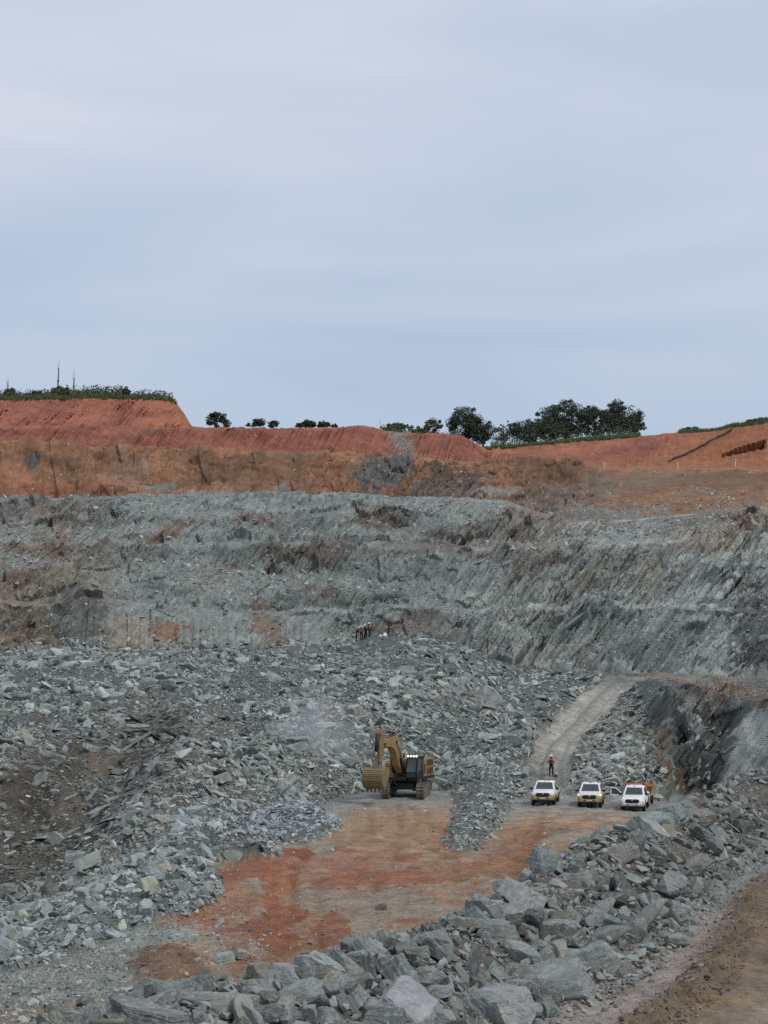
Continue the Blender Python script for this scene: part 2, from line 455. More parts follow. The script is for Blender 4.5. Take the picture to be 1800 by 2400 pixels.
# ------------------------------------------------------------ relief
A58, S58 = math.cos(R(56)), math.sin(R(56))
Hh = Zb + 0.35 * Y
al = A58 * X + S58 * Hh              # along the foliation as seen on the wall
ac = -S58 * X + A58 * Hh             # across it
wz = sstep(5.9, 6.05, seg) * (1 - sstep(11.6, 12.0, seg))        # the grey wall
woch = sstep(11.6, 12.0, seg) * (1 - sstep(13.6, 14.1, seg))
wred = sstep(13.8, 14.1, seg)
wmuck = sstep(1.95, 2.1, seg) * (1 - sstep(5.8, 6.0, seg))
outc = wmuck * sstep(1490, 1530, px + 0.25 * (py - 1700)) * sstep(1590, 1640, py) * (1 - sstep(4.35, 4.6, seg))   # rock outcrop beside the ramp
flat = np.zeros_like(X)
for a, b in ((7, 8), (9, 10), (11, 12), (13, 14), (15, 16)):
    flat = np.maximum(flat, ((seg > a) & (seg < b)).astype(float))
big = fbm(X * 0.05, Hh * 0.08, 4, 21)
s1 = slab(al, ac, 15.0, 2.4, 31); s2 = slab(al, ac, 7.0, 0.95, 32); s3 = slab(al, ac, 2.2, 0.40, 33)
rgt = sstep(1020, 1200, px)
s4 = slab(X * 0.94 + Hh * 0.34, Hh * 0.94 - X * 0.34, 7.5, 3.6, 34); s5 = slab(X * 0.9 - Hh * 0.4, Hh * 0.9 + X * 0.4, 1.8, 1.1, 35)
mod = sstep(-0.35, 0.25, fbm(X * 0.06 + 3, Hh * 0.06, 3, 40))
# the drilled smooth lower-left face is calm
smooth_face = sstep(140, 185, px) * (1 - sstep(720, 800, px)) * ((seg > 6) & (seg < 7.0)) * sstep(6.05, 6.1, seg)
rock_w = wz * (1 - 0.82 * smooth_face)
d = rock_w * (2.4 * big * (1 - smooth_face) + (0.15 + 0.6 * mod + 0.55 * rgt) * ((2.4 + 0.8 * rgt) * s1 + 1.4 * s2 + 0.55 * s3) + (1 - 0.6 * rgt) * (2.3 * s4 + 0.9 * s5)) * (1 - 0.6 * flat)
d *= 1 - 0.65 * sstep(10.4, 11.2, seg) * rgt
d += wz * smooth_face * (0.5 * big)
# scree that half buries the benches of the wall
scree = sstep(0.05, 0.42, fbm(X * 0.045 + 9, Hh * 0.11, 4, 51) + 0.28 * (1 - np.abs(((seg - 6.0) % 2.0) - 1.0)) - 0.05)
scree = scree * wz * (1 - smooth_face) * (1 - 0.6 * sstep(1150, 1400, px) * (1 - sstep(9.0, 10.0, seg)))
d = d * (1 - 0.7 * scree)
# outcrop
so1 = slab(al, ac, 9.0, 2.2, 61); so2 = slab(al, ac, 3.6, 1.0, 62); so3 = slab(al, ac, 1.4, 0.42, 63)
pal_f = sstep(1690, 1735, px + 0.35 * (py - 1720))
d += outc * pal_f * 0.9 * fbm(X * 0.25, Hh * 0.12, 3, 65)
d += outc * (1 - pal_f) * (1.7 * fbm(X * 0.12, Hh * 0.12, 3, 64) + 3.2 * so1 + 1.5 * so2 + 0.6 * so3)
# ochre cut with some rock sticking out
rocky_o = np.exp(-(((px - 930) / 120.) ** 2 + ((py - 1110) / 50.) ** 2)) + 0.8 * np.exp(-(((px - 1090) / 90.) ** 2 + ((py - 1130) / 45.) ** 2)) + 0.6 * np.exp(-(((px - 760) / 60.) ** 2 + ((py - 1140) / 30.) ** 2))
rocky_o = np.clip(rocky_o, 0, 1) * woch
right_slope = sstep(1350, 1450, px) * woch
d += woch * (1 - 0.5 * right_slope) * (2.8 * fbm(X * 0.045, Hh * 0.09, 4, 71) + 0.7 * fbm(X * 0.16, Hh * 0.16, 4, 72)) + rocky_o * (2.0 * s1 + 1.0 * s2 + 0.5 * s3)
d += woch * (1 - right_slope) * (1.0 * slab(Hh - 0.25 * X, X + 0.25 * Hh, 6.0, 2.2, 76) + 0.5 * slab(Hh + 0.2 * X, X - 0.2 * Hh, 2.5, 0.9, 77) + 0.5 * s4)
d += woch * (0.15 * fbm(X * 0.6, Hh * 0.6, 3, 73))
# red cuts: raked by the bucket teeth
sl = X - 0.30 * Hh + 1.2 * fbm(X * 0.05, Hh * 0.05, 2, 80)
rake = np.abs(pnoise(sl * 1.6, Hh * 0.05, 81)) * 2 - 0.5
rake2 = np.abs(pnoise(sl * 3.2, Hh * 0.12, 82)) * 2 - 0.5
rk = wred * (1 - ((seg > 15) & (seg < 16))) * (1 - ((seg > 17)))
rk = rk * (1 - 0.75 * sstep(1150, 1250, px))
d += rk * (0.52 * rake + 0.38 * rake2) * (0.5 + sstep(-0.3, 0.4, fbm(X * 0.12, Hh * 0.2, 3, 85)))
d += wred * 0.2 * fbm(X * 0.28, Hh * 0.35, 4, 86, 0.6) * (1 - 0.5 * (seg > 16))
gl = np.abs(fbm(X * 0.1 - 0.02 * Hh, Hh * 0.015, 3, 87)); d -= rk * 0.4 * (1 - sstep(0.0, 0.12, gl)) * sstep(-0.2, 0.3, fbm(X * 0.05, Hh * 0.05, 2, 88))
d += wred * (1.0 * fbm(X * 0.05, Hh * 0.08, 4, 83) + 0.25 * fbm(X * 0.5, Hh * 0.5, 3, 84)) * (1 - 0.6 * (seg > 16))
# washed-out gap low on the right red wall
t_g = np.clip((px - 1690) / 106., 0, 1)
gap_y = 1064 - 30 * t_g
gap = (1 - sstep(0.8, 1.1, np.abs(py - gap_y - 3 + 2.5 * pnoise(px * 0.15, px * 0, 77)) / (3.0 + 6.5 * t_g))) * sstep(1688, 1700, px) * (1 - sstep(1790, 1797, px)) * (seg > 14) * (seg < 15)
d -= gap * 2.6
# blasted rock
stand_f = np.exp(-(((px - 870) / 60.) ** 4)) * np.exp(-((seg - 5.0) / 0.35) ** 2)
d += wmuck * (1 - 0.85 * stand_f) * (1 - outc) * (1 - wr) * (0.9 * fbm(X * 0.16, Y * 0.1, 4, 91) + 0.75 * np.exp(-((seg - 5) / 0.7) ** 2) * (1 - sstep(700, 800, px)) * fbm(X * 0.09, Y * 0.02, 4, 90, 0.65) + 0.35 * fbm(X * 0.8, Y * 0.5 + Zb, 3, 92))
# gullies on the dark slope, left
gul = wmuck * (1 - sstep(300, 700, px)) * (1 - sstep(3.6, 4.0, seg))
d += gul * 1.5 * (np.abs(fbm((X + 0.75 * Hh) * 0.22, (Hh - X) * 0.05, 3, 93)) - 0.25)
nrm = np.stack([np.zeros_like(X), np.full_like(X, -0.78), np.full_like(X, 0.62)], -1)
up = np.stack([np.zeros_like(X), np.zeros_like(X), np.ones_like(X)], -1)
fl_w = ((1 - sstep(1.9, 2.3, seg)))[..., None]
P = np.stack([X, Y, Zb], -1)
P = P + (nrm * (1 - fl_w) + up * fl_w) * d[..., None]
P[..., 0] += (rock_w + outc) * 0.35 * s2
# floor unevenness, wheel ruts
flo = (1 - sstep(1.9, 2.1, seg))
P[..., 2] += flo * (0.12 * fbm(X * 0.12, Y * 0.12, 3, 95) + 0.09 * fbm(X * 0.9, Y * 0.9, 4, 96, 0.6)) + flo * np.clip(hz, 0, 1) * 0.5 * fbm(X * 0.7, Y * 0.7, 3, 97)
for off in (-0.8, 0.8):
    xr = np.interp(Y, [p[1] for p in RC], [p[0] for p in RC]) + off
    P[..., 2] -= wr * 0.2 * np.exp(-((X - xr) / 0.28) ** 2)
# tyre and track marks over the floor
rut_m = np.zeros_like(X); FR = int((seg[:, 0] < 2.1).sum())
for (xa, ya, xb, yb_, bow, w_) in [(660, 2260, 690, 2020, 10, .35), (735, 2250, 745, 2060, 6, .35), (690, 2020, 930, 1900, 40, .4), (745, 2060, 1000, 1905, 40, .4), (900, 1890, 1180, 2060, -50, .4), (960, 1890, 1260, 2030, -50, .4), (1270, 1900, 1180, 2080, 20, .4), (1330, 1905, 1060, 2080, -30, .4), (1400, 1910, 900, 2090, 30, .45), (560, 2120, 1050, 2060, 10, .4), (600, 2150, 1100, 2090, 8, .4), (860, 1880, 820, 2080, 30, .35), (930, 1882, 880, 2090, 30, .35), (1480, 1915, 1200, 1980, 15, .4), (660, 2090, 1240, 1990, -20, .35)]:
    pts_ = []
    for t in np.linspace(0, 1, 9):
        pts_.append(ground_pt(xa + (xb - xa) * t + bow * math.sin(3.14 * t), ya + (yb_ - ya) * t))
    dd_ = dist_poly((X + 0.15 * wx)[:FR], (Y + 0.3 * wy)[:FR], pts_, closed=False)
    rut_m[:FR] = np.maximum(rut_m[:FR], np.exp(-(dd_ / w_) ** 2) * (0.5 + 0.5 * sstep(-.3, .3, pnoise(X[:FR] * .4 + xa, Y[:FR] * .15, 99))))
rut_m *= flo
P[..., 2] -= 0.09 * rut_m
# a long cut step across the red track near the floor's lower end
st = np.interp(Y, [100, 140], [(595 - 900) / F * 100, (640 - 900) / F * 140])
st = st + 0.5 * pnoise(Y * 0.3, Y * 0, 98)
P[..., 2] += flo * sstep(94, 102, Y) * (1 - sstep(132, 144, Y)) * 0.22 * sstep(0.25, -0.25, X - st) * sstep(-9, -3, X - st)
# half barrels of the drill holes in the smooth face
DRILL = [(196, 1412, 1505, -8), (207, 1400, 1512, -10), (221, 1425, 1512, -6), (234, 1425, 1515, -8), (250, 1430, 1510, -10), (270, 1435, 1520, -8), (296, 1440, 1525, 1), (308, 1440, 1528, -6), (329, 1445, 1530, -6), (352, 1430, 1475, -3), (366, 1445, 1520, -4),
         (391, 1440, 1468, -2), (413, 1448, 1515, -3), (430, 1455, 1510, -3), (452, 1450, 1505, -2), (470, 1455, 1512, -2), (500, 1458, 1510, -2), (513, 1450, 1512, -2), (532, 1452, 1510, 0), (554, 1455, 1512, -2), (576, 1455, 1512, 0), (590, 1458, 1512, -2), (655, 1455, 1510, 0), (668, 1458, 1508, 0), (690, 1460, 1508, -1), (705, 1460, 1505, 0)]
drill_m = np.zeros_like(X)
for (dx, ya, yb, lean) in DRILL:
    xx = dx + lean * np.clip((py - ya) / max(yb - ya, 1), 0, 1.2)
    g = np.exp(-((px - xx) / 2.1) ** 2) * sstep(ya - 3, ya + 2, py) * (1 - sstep(yb + 14, yb + 18, py)) * ((seg > 6.0) & (seg < 7.05))
    drill_m = np.maximum(drill_m, g * (0.45 + 0.55 * float(hash2(dx, 7, 3))) * sstep(-0.45, -0.1, pnoise(py * 0.09, py * 0 + dx, 12)))
P[..., 1] += drill_m * 0.38
# normals of the finished surface
def grid_normals(P):
    du = np.gradient(P, axis=1); dv = np.gradient(P, axis=0)
    n = np.cross(du, dv)
    n /= np.linalg.norm(n, axis=-1, keepdims=True) + 1e-9
    n[n[..., 2] < -0.2] *= -1
    return n
NR = grid_normals(P)
# ------------------------------------------------------------ rock and earth colours (what the ground is made of, plus some painted shade)
GREY = np.array((0.236, 0.259, 0.238)); SLATE = np.array((0.125, 0.134, 0.130)); PALE = np.array((0.36, 0.385, 0.355))
TAN = np.array((0.31, 0.255, 0.185)); BRN = np.array((0.185, 0.132, 0.100)); OCH = np.array((0.30, 0.155, 0.084)); OCHD = np.array((0.185, 0.112, 0.072))
RED = np.array((0.335, 0.132, 0.080)); REDD = np.array((0.225, 0.088, 0.064)); PINK = np.array((0.38, 0.185, 0.115)); DBRN = np.array((0.115, 0.095, 0.072))
FREDD = np.array((0.215, 0.082, 0.042)); FOCH = np.array((0.32, 0.195, 0.105)); FGREY = np.array((0.265, 0.225, 0.170)); FORA = np.array((0.325, 0.160, 0.078))
n1 = fbm(X * 0.09, Hh * 0.13, 5, 101, 0.6); n2 = fbm(X * 0.3, Hh * 0.4, 4, 102, 0.6); n3 = fbm(X * 1.1, Hh * 1.1, 3, 103, 0.6)
wxp = 26 * fbm(px * 0.012, py * 0.02, 4, 104, 0.6); wyp = 14 * fbm(px * 0.012, py * 0.02, 4, 105, 0.6)
COLR = np.empty(X.shape + (3,))
COLR[:] = GREY
def mixc(c, w):
    global COLR
    w = np.clip(w, 0, 1)[..., None]
    COLR = COLR * (1 - w) + np.asarray(c) * w
def blob(cx, cy, rx, ry, c, k=1.0, ang=0.0, soft=0.28):
    ca, sa = math.cos(R(ang)), math.sin(R(ang))
    u = (px + wxp - cx); v = (py + wyp - cy)
    a = (u * ca - v * sa) / rx; b = (u * sa + v * ca) / ry
    rr = np.sqrt(a * a + b * b) + 0.5 * n2 + 0.35 * n3
    mixc(c, k * (1 - sstep(1 - soft, 1 + soft * 0.4, rr)))
def band(w):                       # limit the next blobs to a surface
    return w
# wall
mixc(SLATE, wz * sstep(0.0, 0.6, n1 + 0.4 * s2) * 0.5)
mixc(PALE, wz * sstep(0.05, 0.55, n2 - 0.3 * n1) * 0.5)
mixc(PALE, wz * sstep(1050, 1250, px) * sstep(-0.3, 0.4, n1) * (seg < 9) * 0.35)
mixc(TAN, wz * sstep(1100, 1500, px) * sstep(-0.1, 0.55, n1 + 0.5 * s1) * 0.45)
mixc(PALE * 1.02, wz * rgt * sstep(-0.2, 0.3, s2 + 0.5 * s1) * 0.75)
mixc(PALE * 1.22, wz * rgt * 0.6)
mixc(PALE, wz * (1 - rgt) * 0.12)
mixc(SLATE, wz * rgt * sstep(0.15, 0.5, -s1 - 0.3 * s2) * 0.25)
keep = COLR.copy()
for (cx, cy, rx, ry, c, k, an) in [
    (50, 1370, 190, 120, TAN * 0.85, 0.75, 20), (60, 1320, 90, 45, BRN * 1.1, 0.7, 25), (30, 1480, 120, 50, BRN * 1.1, 0.6, 0), (40, 1210, 150, 35, BRN, 0.45, 0),
    (393, 1250, 48, 20, BRN * 1.05, 0.95, 14), (592, 1230, 36, 19, BRN * 1.05, 0.9, -14), (880, 1222, 62, 24, BRN * 0.9, 0.85, 0), (985, 1235, 70, 18, SLATE * 0.75, 0.9, 0), (505, 1345, 34, 26, BRN * 1.2, 0.7, 0),
    (650, 1310, 50, 14, BRN, 0.7, 0), (770, 1305, 40, 22, BRN, 0.6, 0), (740, 1375, 40, 12, BRN * 1.2, 0.6, 0), (632, 1480, 22, 44, BRN * 1.15, 0.85, 25), (170, 1262, 28, 8, OCH, 0.8, 0),
    (330, 1490, 110, 40, TAN, 0.55, 0), (395, 1482, 40, 16, OCH * 0.9, 0.65, 0), (320, 1525, 26, 16, PINK * 0.7, 0.6, 0), (180, 1455, 50, 60, SLATE * 0.9, 0.8, 35),
    (1700, 1262, 80, 34, TAN * 1.1, 0.75, 10), (1760, 1235, 60, 18, OCH * 0.8, 0.5, 15), (1480, 1330, 160, 46, TAN, 0.45, 25), (1270, 1310, 70, 26, TAN * 0.8, 0.5, 25), (1250, 1290, 120, 26, BRN * 0.9, 0.5, 10),
    (1795, 1510, 55, 130, SLATE * 0.8, 0.85, 20), (960, 1480, 60, 30, BRN * 0.9, 0.5, 0), (1100, 1255, 170, 30, BRN * 0.85, 0.5, 8), (700, 1190, 200, 20, PALE, 0.35, 0)]:
    blob(cx, cy, rx * 1.3, ry * 1.35, c, k, an)
COLR = keep * (1 - wz[..., None]) + COLR * wz[..., None]
mixc(GREY * 1.06, scree * 0.55)
mixc(OCHD * 0.95, wz * sstep(1130, 1260, px) * sstep(0.1, 0.7, (1262 - py) / 70. + 1.1 * n2 + 0.7 * n1) * (seg > 9.5) * 0.6)
mixc(SLATE * 0.8, drill_m * 0.15)
# blasted rock: grey-green fines, darkened to paint gap shade, browner low on the left
mixc(GREY * 0.45, wmuck)
mixc(SLATE * 0.9, wmuck * sstep(0.0, 0.5, n1) * 0.5)
lowleft = wmuck * (1 - sstep(420, 720, px + 0.5 * (1850 - py))) * sstep(1560, 1680, py)
mixc(DBRN * 1.1, lowleft * sstep(-0.25, 0.35, n1 + 0.5 * n2 + (py - 1800) / 420) * 0.85)
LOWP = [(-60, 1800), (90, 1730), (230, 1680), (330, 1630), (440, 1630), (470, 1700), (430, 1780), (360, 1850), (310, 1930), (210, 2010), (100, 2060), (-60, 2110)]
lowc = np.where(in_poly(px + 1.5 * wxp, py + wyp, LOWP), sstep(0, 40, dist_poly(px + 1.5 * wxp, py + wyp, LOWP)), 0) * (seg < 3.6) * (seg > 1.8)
mixc(DBRN * 0.6, lowc * (0.6 + 0.4 * sstep(-0.3, 0.3, n2)))  # brown scree, darkened further to paint in the shade of this slope
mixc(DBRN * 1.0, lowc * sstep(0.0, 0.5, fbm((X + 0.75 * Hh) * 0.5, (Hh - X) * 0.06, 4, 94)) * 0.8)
mixc(DBRN * 1.25, wmuck * np.exp(-(((px - 420 + 0.9 * (py - 1750)) / 60.) ** 2)) * sstep(1640, 1700, py) * (1 - sstep(1900, 1980, py)) * sstep(-0.3, 0.2, n2) * 0.8)
mixc(DBRN * 1.4, wmuck * np.exp(-(((px - 330 + 0.9 * (py - 1640)) / 34.) ** 2)) * sstep(1600, 1660, py) * (1 - sstep(1800, 1880, py)) * 0.7)
mixc(SLATE, outc * sstep(0.0, 0.4, n1 + s1 * 0.6) * 0.35)
mixc(GREY * 1.1, outc * sstep(0.0, 0.3, so1) * 0.7)
keep = COLR.copy()
blob(1775, 1750, 70, 130, PALE * 0.95, 0.9, -20); blob(1800, 1830, 40, 30, PINK * 0.65, 0.4, 0); blob(1565, 1690, 26, 16, PALE, 0.9, -50); blob(1545, 1735, 40, 50, TAN * 0.7, 0.7, 20); blob(1720, 1628, 130, 24, OCHD * 0.95, 0.75, -8); blob(1640, 1660, 60, 24, OCHD * 0.85, 0.5, -30)
blob(1640, 1590, 160, 12, TAN * 0.9, 0.6, 0); blob(1570, 1830, 70, 18, OCHD, 0.8, -20); blob(1480, 1760, 60, 70, TAN * 0.62, 0.35, 0)
COLR = keep * (1 - wmuck[..., None]) + COLR * wmuck[..., None]
# ramp
mixc(np.array((0.335, 0.32, 0.275)), wr * (1 - 0.7 * sstep(250, 266, Y)) * (1 - 0.25 * sstep(0, 0.5, n2)) * (0.35 + 0.65 * sstep(195, 215, Y)))
mixc(np.array((0.20, 0.185, 0.155)), wr * np.exp(-((X - np.interp(Y, [p[1] for p in RC], [p[0] for p in RC]) + 0.3) / 0.5) ** 2) * sstep(205, 220, Y) * 0.5)
# ochre bench
mixc(OCH * 1.04, woch)
mixc(OCH * 1.12, woch * sstep(0.15, 0.5, n2 - 0.3 * n3) * 0.35)
mixc(OCHD, woch * sstep(-0.2, 0.35, n1 + 0.5 * n2) * 0.85)
mixc(PINK * 0.9, woch * (1 - sstep(500, 700, px)) * sstep(0.05, 0.5, -n1) * 0.5)
keep = COLR.copy()
for (cx, cy, rx, ry, c, k, an) in [
    (600, 1095, 150, 40, OCHD * 0.95, 0.7, 5), (80, 1085, 22, 14, SLATE * 0.9, 0.9, 40), (300, 1110, 60, 50, BRN * 1.3, 0.6, 0), (380, 1140, 40, 16, GREY * 0.8, 0.8, 0), (120, 1150, 180, 12, RED * 0.8, 0.6, 0), (200, 1060, 180, 14, OCH * 1.1, 0.5, 0),
    (900, 1110, 75, 42, SLATE, 0.9, 30), (1040, 1105, 55, 26, DBRN, 0.9, 0), (1060, 1140, 110, 26, SLATE * 0.9, 0.75, 10), (1150, 1155, 60, 12, PALE, 0.5, 0), (660, 1148, 30, 14, GREY * 0.8, 0.7, 0),
    (1290, 1105, 110, 44, OCHD * 0.95, 0.85, 0), (1330, 1160, 140, 40, np.array((0.17, 0.13, 0.10)), 0.75, 10), (1400, 1150, 160, 26, DBRN * 1.5, 0.5, 8), (1560, 1180, 150, 34, OCH * 0.86, 0.85, 4), (1700, 1130, 140, 26, OCHD * 0.95, 0.9, 0), (1500, 1120, 160, 22, np.array((0.17, 0.13, 0.095)), 0.6, 0), (1640, 1160, 80, 8, np.array((0.2, 0.19, 0.17)), 0.4, 5)]:
    blob(cx, cy, rx, ry, c, k, an)
COLR = keep * (1 - woch[..., None]) + COLR * woch[..., None]
mixc(GREY * 0.85, woch * sstep(1180, 1300, px) * sstep(0.0, 0.5, (py - 1186) / 50. + n2 * 0.9 + 0.3 * n3) * 0.8)
# red benches
mixc(RED, wred)
mixc(REDD, wred * sstep(-0.15, 0.45, n1 + 0.25 * n2) * 0.75)
mixc(PINK * 0.9, wred * sstep(0.0, 0.4, fbm(X * 0.02, Zb * 0.45 + 0.8 * n1, 3, 89)) * 0.15)
mixc(PINK, wred * sstep(0.1, 0.55, rake + 0.3 * n2) * rk * 0.5)
mixc(REDD * np.array((0.95, 0.95, 1.0)), wred * (1 - sstep(1050, 1150, px)) * (seg > 14) * (seg < 15) * 0.45)
mixc(OCH * np.array((1.0, .92, .9)), wred * sstep(1240, 1330, px) * sstep(1068, 1092, py + wyp) * 0.8)
mixc(OCH * np.array((1.02, .85, .75)), wred * sstep(1560, 1640, px + 1.6 * (py - 1040)) * 0.55)
mixc(GREY * 1.05, wred * np.exp(-(((px - 935 - 0.5 * (py - 1030) + wxp * .5) / 24.) ** 2)) * (1 - sstep(1045, 1062, py)) * 0.65)
mixc(OCH, ((seg > 13.0) & (seg < 14.0)) * 0.5)
mixc(np.array((0.10, 0.12, 0.05)), (seg > 16.98) * (1 - sstep(17.5, 18, seg)) * sstep(-0.4, 0.1, n2))
# floor
fm = (1 - sstep(1.85, 2.02, seg))
keep = COLR.copy()
COLR[:] = FGREY
mixc(FOCH, sstep(-0.15, 0.4, n1 + 0.4 * n2) * 0.5)
f2 = fbm(X * 0.35, Y * 0.10, 4, 111, 0.6)      # smeared along the tracks
mixc(FREDD * 1.25, sstep(-0.1, 0.4, f2) * 0.5)
for (cx, cy, rx, ry, c, k, an) in [
    (930, 1940, 200, 70, FOCH, 0.7, 0), (1000, 1900, 140, 40, FOCH * 1.12, 0.6, 0), (760, 2040, 220, 46, FREDD * 1.45, 0.55, 0), (1110, 2040, 260, 34, FORA * 0.78, 0.7, 3), (900, 2060, 160, 20, FREDD * 1.3, 0.6, 0), (1210, 1965, 80, 50, FORA * 0.9, 0.65, 20), (1350, 1918, 170, 26, FOCH * 1.15, 0.75, 0), (1250, 2010, 60, 60, FORA * 0.75, 0.6, 10),
    (690, 1998, 60, 12, FREDD * 0.95, 0.95, 0), (560, 2045, 90, 30, FREDD * 1.1, 0.85, 0), (660, 2120, 52, 130, FREDD * 1.25, 0.95, 4), (640, 2200, 70, 70, FREDD * 1.0, 0.9, 0), (665, 2080, 20, 60, FORA * 0.95, 0.8, 3), (735, 2190, 22, 70, FORA * 0.85, 0.6, 4), (780, 2180, 40, 60, FREDD, 0.8, 0), (700, 2240, 90, 30, FORA * 0.7, 0.6, 0),
    (520, 2120, 90, 60, FREDD * 1.5, 0.55, 0), (480, 2160, 70, 40, FREDD * 1.3, 0.5, 0), (850, 2110, 200, 22, FGREY * 0.95, 0.75, 0), (960, 2140, 160, 16, FGREY * 0.9, 0.7, 0), (1000, 2170, 80, 20, FREDD * 1.2, 0.55, 0), (900, 1880, 140, 12, FGREY * 1.1, 0.8, 0), (730, 1930, 40, 50, FGREY * 0.9, 0.6, 0),
    (150, 2280, 300, 90, GREY * 0.9, 0.9, 0), (250, 2200, 220, 30, GREY * 1.05, 0.85, 0), (400, 2275, 105, 55, OCHD * 0.88, 0.92, 0), (560, 2230, 40, 60, FREDD * 1.2, 0.5, 0), (0, 2400, 300, 60, DBRN * 1.5, 0.7, 0), (520, 2290, 60, 30, TAN * 0.6, 0.5, 0)]:
    blob(cx, cy, rx, ry, c, k, an)
COLR = keep * (1 - fm[..., None]) + COLR * fm[..., None]
mixc(FREDD * 0.75, rut_m * 0.45)
mixc(DBRN * 0.8, fm * (1 - sstep(440, 520, px)) * (1 - sstep(2095, 2125, py)))
for nm in ('near', 'small', 'tongue'):
    mixc(GREY * 0.5, (heap_of == nm) * np.clip(hz * 3, 0, 1))  # heap ground darkened, painting the shade between its rocks
COLR = COLR * (1 + 0.16 * n3)[..., None]
COLR = np.clip(COLR, 0.02, 0.7)

# ------------------------------------------------------------ cut the sheet into surfaces
cseg = 0.25 * (seg[:-1, :-1] + seg[1:, :-1] + seg[:-1, 1:] + seg[1:, 1:])
cpx = 0.25 * (px[:-1, :-1] + px[1:, :-1] + px[:-1, 1:] + px[1:, 1:])
cwr = 0.25 * (wr[:-1, :-1] + wr[1:, :-1] + wr[:-1, 1:] + wr[1:, 1:])
cX, cY = 0.5 * (X[:-1, :-1] + X[1:, 1:]), 0.5 * (Y[:-1, :-1] + Y[1:, 1:])
rcx = np.interp(cY, [p[1] for p in RC], [p[0] for p in RC])
reg = np.full(cseg.shape, 'pit_floor', dtype=object)
reg[(cseg >= 2)] = 'rubble_pile'
reg[(cseg >= 2) & (cX > rcx)] = 'rock_outcrop'
reg[(cseg >= 1.9) & (cseg < 6) & (cwr > 0.5)] = 'ramp_road'
reg[(cseg >= 5.0) & (cseg < 6) & (reg != 'ramp_road')] = 'quarry_bench'
reg[cseg >= 6] = 'pit_wall'
reg[cseg >= 12] = 'ochre_slope'
reg[cseg >= 14] = 'red_slope'
reg[cseg >= 17] = 'hilltop'
hcell = heap_of[:-1, :-1]
reg[(hcell == 'near') & (cseg < 2.3)] = 'rock_heap'
reg[(hcell == 'small') & (cseg < 2.3)] = 'rock_heap_small'
reg[(hcell == 'tongue') & (cseg < 2.3)] = 'gravel_tongue'
reg[(hcell == 'mound') & (cseg < 2.0)] = 'earth_mound'
idx = np.arange(RN * C).reshape(RN, C)
quads_all = np.stack([idx[:-1, :-1], idx[:-1, 1:], idx[1:, 1:], idx[1:, :-1]], -1)
PF, CF = P.reshape(-1, 3), COLR.reshape(-1, 3)
SURF = {}
def cut(region, name, mat, smooth=True):
    q = quads_all[reg == region]
    used, inv = np.unique(q, return_inverse=True)
    o = grid_mesh(name, PF[used], inv.reshape(q.shape), CF[used], mat, smooth)
    SURF[region] = o
    return o
tag(cut('pit_floor', 'pit_floor', M_FLOOR), kind='structure')
tag(cut('ramp_road', 'ramp_road', M_FLOOR), kind='structure')
tag(cut('quarry_bench', 'quarry_bench', M_PILE), kind='structure')
tag(cut('pit_wall', 'pit_wall', M_WALL, False), kind='structure')
tag(cut('ochre_slope', 'ochre_slope', M_EARTH, False), kind='structure')
tag(cut('red_slope', 'red_slope', M_EARTH, False), kind='structure')
tag(cut('hilltop', 'hilltop', M_EARTH), kind='structure')
tag(cut('rubble_pile', 'rubble_pile', M_PILE), 'huge slope of blasted grey-green rock slabs behind the excavator, people on its crest', 'rubble')
tag(cut('rock_outcrop', 'rock_outcrop', M_WALL, False), 'dark jagged rock outcrop with rubble, beside the ramp and behind the pickups', 'rock')
tag(cut('rock_heap', 'rock_heap', M_PILE), 'long low heap of grey broken rock bordering the red floor, below the dark slope', 'rubble')
tag(cut('rock_heap_small', 'rock_heap', M_PILE), 'small fan of blue-grey slabs spilling onto the ochre floor near the bucket', 'rubble')
tag(cut('gravel_tongue', 'gravel_tongue', M_PILE), 'pointed grey gravel tongue on the floor between the excavator and the pickups', 'gravel')
tag(cut('earth_mound', 'earth_mound', M_FLOOR), 'small brown earth mound on the grey gravel in the foreground', 'mound')

# ------------------------------------------------------------ loose rock
def hull_mesh(name, seed, asp, npts=16, mat=None):
    r = np.random.default_rng(seed)
    p = r.normal(size=(npts, 3)); p /= np.linalg.norm(p, axis=1, keepdims=True)
    p = np.sign(p) * np.abs(p) ** 0.7 * r.uniform(0.8, 1.05, (npts, 1))
    p *= np.array(asp) * 0.5
    bm = bmesh.new()
    vs_ = [bm.verts.new(v) for v in p]
    res = bmesh.ops.convex_hull(bm, input=vs_)
    junk = [g for g in res['geom_interior'] if isinstance(g, bmesh.types.BMVert)]
    bmesh.ops.delete(bm, geom=junk, context='VERTS')
    bmesh.ops.dissolve_limit(bm, angle_limit=R(12), verts=bm.verts, edges=bm.edges)
    me = bpy.data.meshes.new(name)
    bm.to_mesh(me); bm.free()
    me.materials.append(mat)
    return me
# instance sources live outside the scene
lib = bpy.data.collections.new('loose_rock_shapes')
NV = 18
for k in range(NV):
    r = np.random.default_rng(500 + k)
    asp = (1.25, r.uniform(0.55, 0.95), r.uniform(0.16, 0.42)) if k < 12 else (1.0, r.uniform(0.65, 0.9), r.uniform(0.45, 0.7))
    me = hull_mesh('loose_rock_%02d' % k, 700 + k, asp, int(r.integers(11, 18)), M_ROCK_I)
    lib.objects.link(bpy.data.objects.new('loose_rock_%02d' % k, me))

